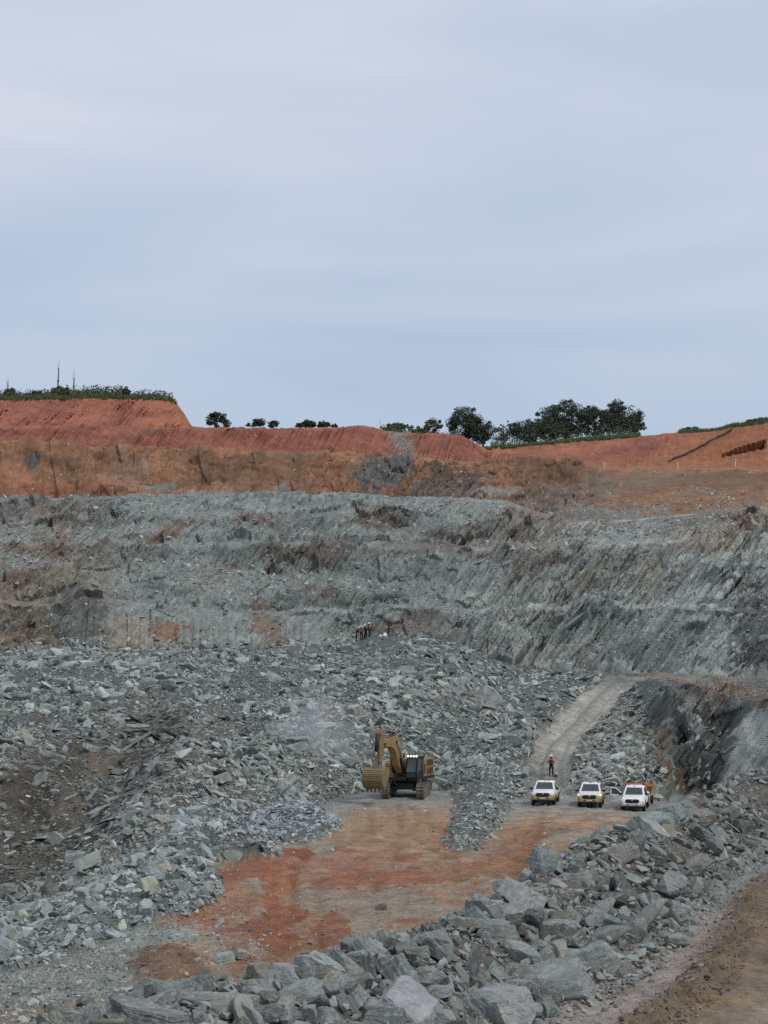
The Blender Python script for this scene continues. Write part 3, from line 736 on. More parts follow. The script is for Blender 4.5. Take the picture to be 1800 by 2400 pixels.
def gn_group():
    g = bpy.data.node_groups.new('scatter_rock', 'GeometryNodeTree')
    g.interface.new_socket('Geometry', in_out='INPUT', socket_type='NodeSocketGeometry')
    g.interface.new_socket('Geometry', in_out='OUTPUT', socket_type='NodeSocketGeometry')
    gi = g.nodes.new('NodeGroupInput'); go = g.nodes.new('NodeGroupOutput')
    ip = g.nodes.new('GeometryNodeInstanceOnPoints')
    ci = g.nodes.new('GeometryNodeCollectionInfo')
    ci.inputs['Collection'].default_value = lib
    ci.inputs['Separate Children'].default_value = True
    ci.inputs['Reset Children'].default_value = True
    ip.inputs['Pick Instance'].default_value = True
    def na(nm, t):
        n = g.nodes.new('GeometryNodeInputNamedAttribute'); n.data_type = t; n.inputs['Name'].default_value = nm
        return n.outputs['Attribute']
    er = g.nodes.new('FunctionNodeEulerToRotation')
    g.links.new(na('rot', 'FLOAT_VECTOR'), er.inputs[0])
    g.links.new(er.outputs[0], ip.inputs['Rotation'])
    g.links.new(na('scl', 'FLOAT_VECTOR'), ip.inputs['Scale'])
    g.links.new(na('var', 'INT'), ip.inputs['Instance Index'])
    g.links.new(gi.outputs[0], ip.inputs['Points'])
    g.links.new(ci.outputs[0], ip.inputs['Instance'])
    g.links.new(ip.outputs[0], go.inputs[0])
    return g
GN = gn_group()
def scatter(name, pts, rot, scl, var, tint, parent=None):
    n = len(pts)
    me = bpy.data.meshes.new(name)
    me.vertices.add(n)
    me.vertices.foreach_set('co', np.ascontiguousarray(pts, np.float32).ravel())
    for nm, t, a, k in (('rot', 'FLOAT_VECTOR', rot, 'vector'), ('scl', 'FLOAT_VECTOR', scl, 'vector'), ('var', 'INT', var, 'value')):
        at = me.attributes.new(nm, t, 'POINT')
        at.data.foreach_set(k, np.ascontiguousarray(a, np.int32 if t == 'INT' else np.float32).ravel())
    at = me.attributes.new('tint', 'FLOAT_COLOR', 'POINT')
    cc = np.ones((n, 4), np.float32); cc[:, :3] = tint
    at.data.foreach_set('color', cc.ravel())
    o = bpy.data.objects.new(name, me)
    col.objects.link(o)
    o['kind'] = 'stuff'
    md = o.modifiers.new('scatter', 'NODES'); md.node_group = GN
    if parent is not None:
        o.parent = parent
    return o

def align_euler(nr, spin, tilt, r):
    """euler angles that lay the local z axis on nr, with random spin and tilt"""
    n = len(nr)
    ax = r.normal(size=(n, 3)) * tilt
    v = nr + ax
    v /= np.linalg.norm(v, axis=1, keepdims=True)
    return frame_euler(v, spin)
def frame_euler(v, spin):
    ref = np.stack([np.cos(spin), np.sin(spin), np.zeros_like(spin)], -1)
    x = ref - v * np.sum(ref * v, 1, keepdims=True)
    x /= np.linalg.norm(x, axis=1, keepdims=True) + 1e-9
    y = np.cross(v, x)
    # matrix columns x, y, v -> XYZ euler
    sy = -x[:, 2]
    ey = np.arcsin(np.clip(sy, -1, 1))
    ex = np.arctan2(y[:, 2], v[:, 2])
    ez = np.arctan2(x[:, 1], x[:, 0])
    return np.stack([ex, ey, ez], -1)
vis_cells = {}
def sample(mask, n, r, weight=None):
    """n random places on the sheet inside the cell mask"""
    w = mask * CW
    if weight is not None:
        w = w * weight
    w = w.ravel(); w /= w.sum()
    cdf = np.cumsum(w)
    k = np.searchsorted(cdf, r.random(n)); k = np.minimum(k, w.size - 1)
    i, j = k // (C - 1), k % (C - 1)
    u, v = r.random(n)[:, None], r.random(n)[:, None]
    def bl(A):
        return (A[i, j] * (1 - u) + A[i, j + 1] * u) * (1 - v) + (A[i + 1, j] * (1 - u) + A[i + 1, j + 1] * u) * v
    return bl(P), bl(NR), i, j
def rock_tint(n, r, base=GREY, spread=0.24, brown=0.10):
    t = base * np.exp(r.normal(0, spread, (n, 1)))
    t = t * np.exp(r.normal(0, 0.014, (n, 3)))
    b = r.random(n) < brown
    t[b] = t[b] * np.array((1.13, 1.0, 0.86))
    return np.clip(t, 0.05, 0.5)
inframe = (cpx > -330) & (cpx < 2130)
CW = np.broadcast_to((np.diff(xc) / 2.6)[None, :], cpx.shape)
def scatter_on(name, region_mask, n, smin, smax, power, parent, tilt=0.5, sink=0.1, base=GREY, brown=0.1, seed=1, weight=None, foliated=0.0, flatvar=True, thick=1.0, spread=0.32):
    r = np.random.default_rng(seed)
    m_ = region_mask & inframe
    ww = CW if weight is None else CW * weight
    n = int(n * (m_ * ww).sum() / max((m_ * ww * ((cpx > -60) & (cpx < 1860))).sum(), 1e-6))     # same density beyond the frame
    pts, nr, i, j = sample(m_, n, r, weight)
    u = r.random(n)
    s = (smin ** (-power) + u * (smax ** (-power) - smin ** (-power))) ** (-1 / power)
    rot = align_euler(nr, r.uniform(0, 2 * math.pi, n), tilt, r)
    if foliated > 0:
        f = r.random(n) < foliated
        v = np.array((-S58, -0.25, A58)) + r.normal(0, 0.16, (n, 3))
        v /= np.linalg.norm(v, axis=1, keepdims=True)
        a = R(90) * 0 + r.normal(0, 0.25, n)
        # long axis up the dip of the layers
        rf = frame_euler(v, a)
        rot[f] = rf[f]
    scl = s[:, None] * np.exp(r.normal(0, 0.18, (n, 3)))
    scl[:, 2] *= thick
    fl_ = (lowc[i, j] > 0.3) & (r.random(n) < 0.7)        # shards slid down the slope lie along it
    if fl_.any():
        fd = np.array((-0.72, -0.55, -0.42)) + r.normal(0, 0.18, (n, 3))
        rs = align_euler(nr, np.arctan2(fd[:, 1], fd[:, 0]), 0.2, r)
        rot[fl_] = rs[fl_]; scl[fl_, 0] *= 1.5
    pts = pts + nr * (s * (0.12 - sink))[:, None]
    var = r.integers(0, 12 if flatvar else NV, n)
    ti = rock_tint(n, r, base, spread, brown)
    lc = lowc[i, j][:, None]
    ti = ti * (1 - 0.5 * lc * (r.random((n, 1)) < 0.85))  # rocks on that slope darkened too, its shade put into their tint
    return pts, rot, scl, var, ti, s

# hard, detailed rock shapes for the pieces that can be told apart
def detailed_rock(name, seed, asp, sub=5):
    r = np.random.default_rng(seed)
    bm = bmesh.new()
    bmesh.ops.create_icosphere(bm, subdivisions=sub, radius=1.0)
    co = np.array([v.co[:] for v in bm.verts])
    d_ = co / np.linalg.norm(co, axis=1, keepdims=True)
    nn = r.normal(size=(8, 3)); nn[:, 2] *= 0.6
    nn = np.concatenate([nn, [[0.1, 0.15, 1], [0.1, 0, -1], [0.3, -1, 0.25], [1, -0.3, 0.1], [-1, 0.2, 0.2], [0, 1, 0]]])
    nn = nn + r.normal(0, 0.12, nn.shape)
    nn /= np.linalg.norm(nn, axis=1, keepdims=True)
    h = r.uniform(0.62, 0.92, len(nn)); h[:8] = r.uniform(0.72, 1.0, 8)
    dots = d_ @ nn.T
    rr = np.where(dots > 0.05, h / np.maximum(dots, 0.05), 9.0)
    k = 90.0
    m0 = rr.min(1)
    rad = m0 - np.log(np.exp(-k * (rr - m0[:, None])).sum(1)) / k
    # chips broken out of the faces, stepped along the cleavage
    p = d_ * rad[:, None]
    lay = p[:, 2] * 5.5 + 0.9 * pnoise(p[:, 0] * 1.6, p[:, 1] * 1.6, seed)
    li = np.floor(lay)
    az = np.floor(np.arctan2(p[:, 1], p[:, 0]) * 1.3 + hash2(li, li * 0, seed) * 6)
    chip = hash2(li, az, seed + 2)
    rad = rad * (1 - 0.055 * chip - 0.022 * (hash2(np.floor(lay * 3), az * 2, seed + 3) - 0.5))
    p = d_ * np.clip(rad, 0.3, 1.3)[:, None]
    p *= np.array(asp) * 0.60
    p += d_ * (0.014 * fbm(p[:, 0] * 6 + p[:, 2] * 4, p[:, 1] * 6 - p[:, 2] * 5, 3, seed))[:, None]
    for v, q in zip(bm.verts, p):
        v.co = q
    me = bpy.data.meshes.new(name)
    bm.to_mesh(me); bm.free()
    me.polygons.foreach_set('use_smooth', np.ones(len(me.polygons), bool))
    me.set_sharp_from_angle(angle=R(24))
    me.materials.append(M_ROCK_N)
    return me
BOULDER = [detailed_rock('boulder_shape', 900 + k, (1.2, 0.65 + 0.07 * (k % 5), 0.48 + 0.09 * (k % 4))) for k in range(14)]
SLABM = []
for k in range(12):
    me = hull_mesh('slab_shape', 1300 + k, (1.25, 0.6 + 0.08 * (k % 5), 0.18 + 0.06 * (k % 4)), 17, M_ROCK_N)
    SLABM.append(me)
def rock_children(name, parent, pts, rot, scl, tint, shapes, r):
    out = []
    for k in range(len(pts)):
        o = bpy.data.objects.new(name, shapes[int(r.integers(0, len(shapes)))])
        o.location = pts[k]; o.rotation_euler = rot[k]; o.scale = scl[k]
        o.color = (*tint[k], 1)
        o.parent = parent
        col.objects.link(o)
        out.append(o)
    return out
def rocks(parent, data, n_single, piece, shapes=SLABM, seed=5, stuff='rubble'):
    """the n_single pieces that show largest become parts of their own, the rest one mass"""
    pts, rot, scl, var, tint, s = data
    qx, qy = proj(pts)
    D_ = pts[:, 1]
    vis = (qx > 0) & (qx < 1800) & (qy > 0) & (qy < 2400)
    app = np.where(vis, s / D_, 0)
    order = np.argsort(-app)
    a = order[:n_single]; b = order[n_single:]
    rock_children(piece, parent, pts[a], rot[a], scl[a], tint[a], shapes, np.random.default_rng(seed))
    scatter(stuff, pts[b], rot[b], scl[b], var[b], tint[b], parent)
def cat(*ds):
    return tuple(np.concatenate([d_[k] for d_ in ds]) for k in range(6))

mp_ = reg == 'rubble_pile'
face_m = mp_ & (cseg < 4.3)
big_w = 0.15 + 1.8 * sstep(-0.25, 0.5, fbm(cX * 0.12, cY * 0.12, 3, 201))
dark_w = 1 - 0.5 * (lowleft[:-1, :-1] > 0.3) * sstep(-0.25, 0.35, n1[:-1, :-1] + 0.5 * n2[:-1, :-1] + (py[:-1, :-1] - 1800) / 420)
dark_w = dark_w * (1 - 0.66 * lowc[:-1, :-1])
A1 = scatter_on('r', face_m, 26000, 0.24, 2.3, 2.35, None, 0.65, 0.06, GREY * 1.06, 0.06, 1, big_w * dark_w)
A2 = scatter_on('r', face_m, 34000, 0.12, 0.4, 1.2, None, 0.6, 0.05, GREY * 0.95, 0.08, 2, dark_w ** 0.35)
A3 = scatter_on('r', mp_ & (cseg >= 4.3), 10000, 0.18, 1.6, 1.9, None, 0.6, 0.05, GREY * 1.06, 0.06, 3, 1 - 0.93 * ((np.abs(cpx - 872) < 62) & (cseg > 4.55)))
rocks(SURF['rubble_pile'], cat(A1, A2, A3), 300, 'rock_slab', SLABM, 11)
hm = (reg == 'rock_heap')
A1 = scatter_on('r', hm, 4200, 0.22, 1.15, 2.0, None, 0.55, 0.05, GREY * np.array((1.12, 1.14, 1.2)), 0.05, 21, None, 0, False)
A2 = scatter_on('r', hm, 7000, 0.08, 0.3, 1.2, None, 0.6, 0.05, GREY, 0.08, 22, None, 0, False)
rocks(SURF['rock_heap'], cat(A1, A2), 260, 'rock', SLABM + BOULDER[:4], 12)
hm = (reg == 'rock_heap_small')
A1 = scatter_on('r', hm, 2600, 0.16, 0.9, 2.0, None, 0.5, 0.05, GREY * np.array((1.2, 1.25, 1.38)), 0.02, 23)
rocks(SURF['rock_heap_small'], A1, 120, 'rock', SLABM, 13)
hm = (reg == 'gravel_tongue')
A1 = scatter_on('r', hm, 4200, 0.12, 0.7, 2.2, None, 0.5, 0.05, GREY * 1.08, 0.04, 24)
rocks(SURF['gravel_tongue'], A1, 120, 'rock', SLABM, 14)
# rock outcrop: rubble at its foot, slabs on edge up its face
om = reg == 'rock_outcrop'
omx = om & (cpx < 1505 + (py[:-1, :-1] - 1640) * 0.22)
A1 = scatter_on('r', omx, 4200, 0.22, 1.7, 2.0, None, 0.5, 0.05, GREY * 1.05, 0.15, 31)
A2 = scatter_on('r', om & (cpx > 1540) & (cseg < 4.4), 260, 0.5, 1.8, 1.6, None, 0.3, 0.42, GREY * 1.1, 0.12, 32, None, 0.85)
A3 = scatter_on('r', om & ((cpx < 1540) | (cseg > 4.2)), 3000, 0.1, 0.45, 1.4, None, 0.5, 0.05, GREY * 0.95, 0.2, 33)
rocks(SURF['rock_outcrop'], cat(A1, A2, A3), 240, 'rock_slab', SLABM, 15)
# wall: plates standing in the foliation, scree on the benches
wm = reg == 'pit_wall'
sc_w = scree[:-1, :-1]
A1 = scatter_on('r', wm, 5000, 0.25, 1.5, 2.0, None, 0.3, 0.36, GREY * 1.05, 0.14, 41, (1.05 - sc_w) * (1 - smooth_face[:-1, :-1]) * (0.25 + mod[:-1, :-1]), 0.92)
A2 = scatter_on('r', wm, 15000, 0.14, 0.9, 2.0, None, 0.5, 0.05, GREY * 1.12, 0.10, 42, 0.12 + sc_w * (1 - smooth_face[:-1, :-1]))
A3 = scatter_on('r', wm & (cpx > 1050) & (cseg < 10), 420, 0.5, 1.8, 1.8, None, 0.3, 0.5, GREY * 1.1, 0.25, 43, None, 1.0, True, 1.0, 0.12)
A3[2][:, 0] *= 3.2; A3[2][:, 2] *= 0.8
A4 = scatter_on('r', wm & (cpx < 1050), 260, 0.5, 1.6, 1.7, None, 0.3, 0.44, GREY * 1.05, 0.2, 44, 1 - smooth_face[:-1, :-1], 1.0, True, 1.0, 0.14)
A4[2][:, 0] *= 1.9; A4[2][:, 2] *= 0.7
rocks(SURF['pit_wall'], cat(A1, A2, A3, A4), 300, 'rock_slab', SLABM, 16)
om_ = (reg == 'ochre_slope')
GR = om_ & (cpx > 1200)
A0 = scatter_on('r', GR, 2600, 0.14, 0.8, 2.0, None, 0.5, 0.1, GREY * 1.05, 0.15, 54, np.exp(-((cseg - 12) / 0.35) ** 2))
A1 = scatter_on('r', om_, 1500, 0.14, 0.75, 2.4, None, 0.5, 0.1, TAN * 1.1, 0.5, 51, 0.2 + rocky_o[:-1, :-1] + 0.3 * right_slope[:-1, :-1])
A2 = scatter_on('r', om_, 220, 0.4, 2.0, 1.8, None, 0.3, 0.34, SLATE * 0.95, 0.3, 52, rocky_o[:-1, :-1] ** 2, 0.9)
rocks(SURF['ochre_slope'], cat(A0, A1, A2), 80, 'rock', SLABM, 17)
spill = np.exp(-(((px - 935 - 0.5 * (py - 1030)) / 36.) ** 2))[:-1, :-1]
A1 = scatter_on('r', (reg == 'red_slope') & (cseg < 15.2), 500, 0.15, 0.7, 2.0, None, 0.5, 0.05, GREY * 1.0, 0.1, 53, spill ** 2 * (cseg < 15.2) + 0.03)
rocks(SURF['red_slope'], A1, 30, 'rock', SLABM, 18)
# floor: scattered stones, thicker on the grey gravel to the left and beside the heaps
hollow = (reg == 'pit_floor') & (cpx < 500) & (py[:-1, :-1] < 2125)
AH = scatter_on('r', hollow, 2600, 0.2, 1.1, 1.8, None, 0.6, 0.05, GREY * 0.95, 0.1, 66)
fmk = (reg == 'pit_floor') & (cY > 84)
gw = 0.10 + 1.2 * (1 - sstep(330, 560, cpx)) * (cY < 125) + 0.5 * ((np.abs(cpx - 560) < 60) & (cY < 120))
A1 = scatter_on('r', fmk, 2600, 0.10, 0.95, 2.4, None, 0.5, 0.05, GREY * 1.12, 0.2, 61, gw, 0, False)
A2 = scatter_on('r', fmk, 18000, 0.04, 0.2, 1.5, None, 0.6, 0.0, GREY * 1.0, 0.4, 62, gw + 0.3 + 0.6 * sstep(0, .4, n2[:-1, :-1]), 0, False)
rocks(SURF['pit_floor'], cat(AH, A1, A2), 220, 'stone', SLABM + BOULDER[:5], 19, 'gravel')
A1 = scatter_on('r', (reg == 'ramp_road'), 1500, 0.06, 0.35, 1.6, None, 0.6, 0.05, GREY * 1.1, 0.1, 63, 0.15 + (1 - sstep(195, 207, cY)))
rocks(SURF['ramp_road'], A1, 40, 'stone', SLABM, 20, 'gravel')
A1 = cat(scatter_on('r', (reg == 'quarry_bench'), 3000, 0.1, 0.6, 1.8, None, 0.6, 0.05, GREY * 1.1, 0.1, 64), scatter_on('r', (reg == 'quarry_bench') & (cpx < 820), 1500, 0.3, 1.6, 1.8, None, 0.6, 0.05, GREY * 1.05, 0.1, 67), scatter_on('r', (reg == 'pit_wall') & (cpx < 820) & (cseg < 6.3), 500, 0.3, 1.4, 1.8, None, 0.6, 0.05, GREY * 1.05, 0.1, 68, sstep(6.35, 6.0, cseg)))
rocks(SURF['quarry_bench'], A1, 40, 'stone', SLABM, 20, 'gravel')
A1 = scatter_on('r', (reg == 'earth_mound'), 240, 0.06, 0.4, 1.8, None, 0.6, 0.05, TAN, 0.5, 65, None, 0, False)
rocks(SURF['earth_mound'], A1, 40, 'stone', SLABM, 20, 'gravel')
def ground_z(x, y):
    """height of the built ground at world x, y"""
    k = np.argmin(((P[..., 0] - x) ** 2 + (P[..., 1] - y) ** 2) + 1000 * (seg > 6))
    return float(P.reshape(-1, 3)[k, 2])
# ------------------------------------------------------------------ near bench: haul road and the rock berm along its edge
ROADZ, CRESTZ = 7.2, 8.4
CR_PX = [(2600, 1650), (2100, 1735), (1800, 1795), (1508, 1922), (1350, 1988), (1247, 2058), (1090, 2140), (900, 2203), (672, 2284), (420, 2335), (173, 2405), (-100, 2500)]
CREST = []
for (x_, y_) in CR_PX:
    D_ = (CAMZ - CRESTZ) * F / (y_ - 1440.0)
    CREST.append(((x_ - 900) / F * D_, D_))
CREST.append((-14.0, 16.0))
def crest_t(x, y):
    """signed distance to the crest line, positive on the road side"""
    dd = dist_poly(x, y, CREST, closed=False)
    cxs = np.interp(y, [p[1] for p in CREST[::-1]], [p[0] for p in CREST[::-1]])
    return np.where(x > cxs, dd, -dd)
def near_z(x, y, fine=True):
    x = np.asarray(x, float); y = np.asarray(y, float)
    t = crest_t(x, y)
    hw = np.interp(y, [35, 50, 80, 110], [3.7, 3.8, 3.7, 3.9])
    front = ROADZ + (CRESTZ - ROADZ) * (1 - sstep(0.0, 1.0, np.clip(t, 0, None) / hw))
    back = CRESTZ - 0.72 * np.clip(-t, 0, None)
    z = np.where(t > 0, front, back)
    z = np.maximum(z, -1.6)
    te = np.interp(y, [40, 46, 55, 70], [6.0, 5.8, 5.25, 4.95]) + 0.25 * np.sin(y * 0.35) + 0.3 * pnoise(y * 0.25, y * 0 + 3, 5)
    z = z + 0.08 * np.exp(-((t - te) / 0.38) ** 2) - 0.05 * sstep(te, te + 0.5, t)
    if fine:
        z = z + 0.16 * fbm(x * 0.7, y * 0.7, 3, 301) * (t < 4.2) + 0.06 * fbm(x * 2.2, y * 2.2, 4, 302, 0.65)
        z = z + 0.17 * np.exp(-((t - te) / 0.5) ** 2) * fbm(x * 2.2, y * 2.2, 4, 303, 0.65)
        z = z - 0.035 * sstep(te, te + 0.4, t) * (np.abs(pnoise(t * 1.5, y * 0.08, 304)) * 2)
    return z
xn = np.arange(-500, 2600, 5.0)
dn = 1 / np.linspace(1 / 30.0, 1 / 130.0, 560)
nX = (xn[None, :] - 900) / F * dn[:, None]
nY = np.repeat(dn[:, None], len(xn), 1)
nZ = near_z(nX, nY)
nT = crest_t(nX, nY)
NP = np.stack([nX, nY, nZ], -1)
NCOL = np.empty(nX.shape + (3,))
q1 = fbm(nX * 0.4, nY * 0.4, 4, 311, 0.6); q2 = fbm(nX * 1.6, nY * 1.6, 4, 312, 0.6)
MUD = np.array((0.190, 0.145, 0.100)); MUDD = np.array((0.105, 0.075, 0.052)); PALEM = np.array((0.27, 0.225, 0.19)); BASEC = np.array((0.12, 0.11, 0.092))
NCOL[:] = BASEC  # berm ground kept dark, shade between the boulders put into its colour
def mixn(c, w):
    global NCOL
    w = np.clip(w, 0, 1)[..., None]
    NCOL = NCOL * (1 - w) + np.asarray(c) * w
mixn(np.array((0.125, 0.10, 0.074)), sstep(-0.1, 0.4, q1) * 0.8)
nte = np.interp(nY, [40, 46, 55, 70], [6.0, 5.8, 5.25, 4.95])
mixn(PALEM, sstep(3.0, 3.5, nT + 0.6 * q1) * (1 - sstep(-0.7, -0.2, nT - nte + 0.5 * q2)) * (1 - sstep(58, 68, nY)))
mixn(GREY * 0.95, sstep(2.6, 3.4, nT) * (1 - sstep(4.8, 5.2, nT)) * sstep(58, 68, nY) * 0.8)
mixn(MUD, sstep(-0.7, -0.25, nT - nte + 0.5 * q2))
mixn(MUDD, np.exp(-((nT - nte + 0.3 * q1) / 0.45) ** 2) * 0.45)
mixn(MUD * np.array((1.28, 1.12, .85)), sstep(5.5, 6.0, nT) * sstep(0.05, 0.45, q1) * 0.7)
mixn(MUDD, sstep(5.5, 6.0, nT) * sstep(0.0, 0.5, fbm(nX * 1.1, nY * 0.25, 4, 313)) * 0.55)
mixn(PALEM * 1.1, sstep(5.5, 6, nT) * np.exp(-(((nX - 8.3) / 1.0) ** 2 + ((nY - 46.5) / 2.2) ** 2)) * 0.8)
NCOL *= (1 + 0.2 * q2)[..., None]
NR0 = np.cross(np.gradient(NP, axis=1), np.gradient(NP, axis=0)); NR0 /= np.linalg.norm(NR0, axis=-1, keepdims=True)
NR0[NR0[..., 2] < 0] *= -1
RNn, Cn = nX.shape
nidx = np.arange(RNn * Cn).reshape(RNn, Cn)
nq = np.stack([nidx[:-1, :-1], nidx[:-1, 1:], nidx[1:, 1:], nidx[1:, :-1]], -1)
ct = nT[:-1, :-1]
def ncut(mask, name):
    q = nq[mask]
    used, inv = np.unique(q, return_inverse=True)
    return grid_mesh(name, NP.reshape(-1, 3)[used], inv.reshape(q.shape), NCOL.reshape(-1, 3)[used], M_ROAD)
keepm = (nZ[:-1, :-1] > -1.55)
road = tag(ncut(keepm & (ct >= 4.55), 'haul_road'), kind='structure')
berm = tag(ncut(keepm & (ct < 4.55), 'rock_berm'), 'long berm of big grey boulders lining the brown haul road in the foreground', 'berm')
def near_hit(x, y):
    Ds = np.linspace(30, 130, 2600)
    pts = unproj(x, y, Ds)
    g = near_z(pts[:, 0], pts[:, 1], False)
    k = np.argmax(pts[:, 2] < g)
    return pts[k]
# boulders one can tell apart: x, y, width, height in the photograph, lean, shade, rust
BIG = [
 (949, 2301, 104, 122, 50, .85, 0, 'tall dark grey boulder leaning over beside the brown scree in the foreground'),
 (1171, 2196, 96, 66, 5, 1.05, 0, 'smooth rounded grey boulder beside the brown scree, near the berm crest'),
 (1204, 2155, 106, 62, -12, 1.1, .3, 'flat pale boulder with a dark underside on the berm crest'),
 (1304, 2193, 94, 70, -6, 1.05, 0, 'broad grey boulder with a pale top, just above the largest foreground boulder'),
 (1391, 2258, 106, 92, -20, 1.15, 0, 'largest scuffed pale boulder at the foot of the berm by the haul road'),
 (1461, 2276, 54, 50, -10, 1.0, .4, 'low square boulder resting against the largest boulder beside the road'),
 (1423, 2198, 84, 72, -25, .95, 0, 'white-veined grey boulder above the largest foreground boulder'),
 (1480, 2187, 64, 78, -40, .8, 0, 'dark leaning slab next to the white-veined boulder'),
 (1516, 2155, 72, 94, -48, 1.15, 0, 'big pale plate of rock leaning down towards the haul road'),
 (1459, 2087, 56, 78, 70, .75, 0, 'upright dark pointed boulder in the middle of the berm'),
 (1413, 2079, 44, 68, -65, .8, 0, 'narrow dark boulder standing on end mid-berm'),
 (1483, 1995, 72, 100, -70, .68, 0, 'largest dark upright block on the crest of the berm'),
 (1448, 2008, 110, 58, -22, .85, .4, 'long brownish slab sloping across the berm crest below the dark block'),
 (1280, 2017, 66, 58, 20, 1.05, .3, 'pale boulder at the tip of the berm bulge next to the orange floor'),
 (1350, 2063, 84, 40, -5, 1.1, .3, 'flat slab on the berm beside the fine gravel patch'),
 (1635, 2033, 66, 60, -30, 1.0, .35, 'rounded tan-grey boulder low on the berm near the gravel strip'),
 (1573, 1907, 66, 46, -12, 1.05, 0, 'wide grey boulder on the berm just below the parked pickup with the open door'),
 (1084, 2168, 72, 46, -5, .85, .5, 'brown-faced boulder at the upper edge of the brown scree'),
 (1052, 2345, 100, 50, 5, .95, 0, 'long flat-topped boulder in front of the brown scree'),
 (1263, 2255, 66, 62, -35, .95, 0, 'sloping slab to the side of the largest foreground boulder'),
 (1589, 2209, 62, 36, -5, 1.15, 0, 'pale boulder lying alone at the very edge of the haul road'),
 (1627, 2090, 42, 56, -60, 1.1, 0, 'pale upright plate at the road side of the berm'),
 (789, 2196, 106, 64, 12, .85, 0, 'peaked boulder on top of the foreground rocks against the red floor'),
 (797, 2227, 78, 36, 5, .8, 0, 'low dark boulder directly under the peaked boulder'),
 (808, 2269, 84, 84, 35, 1.2, 0, 'pale grey wedge-shaped boulder below the peaked boulder'),
 (722, 2293, 116, 62, -12, .62, 0, 'dark boulder with a shadowed face beside the pale wedge'),
 (488, 2356, 274, 66, 3, 1.05, 0, 'longest flat slab lying across the bottom of the picture'),
 (258, 2366, 178, 72, 14, .9, .5, 'broad tan rock with a sloping layered top beside the longest slab'),
 (683, 2334, 166, 52, -14, 1.2, 0, 'pale sloping slab behind the longest flat slab'),
 (548, 2305, 72, 44, -8, 1.0, 0, 'small angular boulder behind the longest flat slab'),
 (863, 2374, 84, 56, 10, 1.15, 0, 'pale boulder at the bottom edge next to the tall dark boulder'),
 (672, 2384, 110, 40, 8, 1.0, 0, 'low grey slab at the bottom edge in front of the pale sloping slab'),
 (803, 2366, 52, 52, 30, .9, .6, 'brown-stained block between slabs at the bottom edge'),
 (868, 2282, 52, 82, 75, .75, 0, 'narrow dark slab standing between the wedge and the tall boulder'),
]
bdims = [np.array(m.vertices[0].co[:]) for m in BOULDER]
def mesh_dims(me):
    c = np.empty(len(me.vertices) * 3); me.vertices.foreach_get('co', c); c = c.reshape(-1, 3)
    return c.max(0) - c.min(0)
BD = [mesh_dims(m) for m in BOULDER]
hero_r = np.random.default_rng(77)
for k, (x_, y_, w_, h_, lean, shade, rust, lab) in enumerate(BIG):
    hit = near_hit(x_, y_ + h_ * 0.25)
    D_ = hit[1]
    wm_, hm_ = w_ * D_ / F, h_ * D_ / F
    la = R(abs(lean))
    # length and thickness of a leaning block that covers w x h
    L_ = max(wm_ * math.cos(la) + hm_ * math.sin(la), 0.2)
    T_ = max(min(wm_, hm_) * (0.95 if abs(lean) < 25 else 0.62), 0.12)
    si = int(hero_r.integers(0, 14))
    o = bpy.data.objects.new('boulder', BOULDER[si])
    dep = max(0.75 * min(L_, 1.6 * T_ + 0.3), 0.3)
    o.scale = (1.0 * L_ / BD[si][0], 0.95 * dep / BD[si][1], 1.0 * T_ / BD[si][2])
    o.rotation_euler = (R(hero_r.uniform(-6, 22)), R(lean), R(hero_r.uniform(-14, 14)))
    c_ = unproj(x_, y_, D_)
    o.location = (c_[0], c_[1] + 0.15, c_[2])
    g_ = GREY * shade * 0.84 * (1 - rust * .6) + TAN * 0.75 * rust * .6
    o.color = (*g_, 1)
    col.objects.link(o)
    tag(o, lab, 'boulder', 'boulders of the foreground berm')
def sample_near(mask, n, r, weight=None):
    w = mask.astype(float)
    if weight is not None: w = w * weight
    w = w.ravel(); cdf = np.cumsum(w / w.sum())
    k = np.minimum(np.searchsorted(cdf, r.random(n)), w.size - 1)
    i, j = k // (Cn - 1), k % (Cn - 1)
    u, v = r.random(n)[:, None], r.random(n)[:, None]
    bl = lambda A: (A[i, j] * (1 - u) + A[i, j + 1] * u) * (1 - v) + (A[i + 1, j] * (1 - u) + A[i + 1, j + 1] * u) * v
    return bl(NP), bl(NR0), i, j
def scatter_near(mask, n, smin, smax, power, seed, weight=None, base=GREY, brown=0.12, tilt=0.6, sink=0.1, lift=0.0):
    r = np.random.default_rng(seed)
    w0 = mask * (1.0 if weight is None else weight)
    n = int(n * w0.sum() / max((w0 * ((cpn > -40) & (cpn < 1840))).sum(), 1e-6))
    pts, nr, i, j = sample_near(mask, n, r, weight)
    u = r.random(n)
    s = (smin ** (-power) + u * (smax ** (-power) - smin ** (-power))) ** (-1 / power)
    rot = align_euler(nr, r.uniform(0, 2 * math.pi, n), tilt, r)
    scl = s[:, None] * np.exp(r.normal(0, 0.16, (n, 3)))
    pts = pts + nr * (s * (0.18 - sink))[:, None]
    pts[:, 2] += lift * r.random(n)
    return pts, rot, scl, r.integers(0, NV, n), np.clip(rock_tint(n, r, base, 0.3, brown), 0.05, 0.30), s
cpn = np.broadcast_to(xn[None, :-1], ct.shape)
cyn = nY[:-1, :-1]
inn = (cpn > -250) & (cpn < 2250)
hwc = np.interp(cyn, [35, 50, 80, 110], [3.7, 3.8, 3.7, 3.9])
core = keepm & inn & (ct > np.where(cpn < 560, -0.3, -1.3)) & (ct < hwc * 0.98)
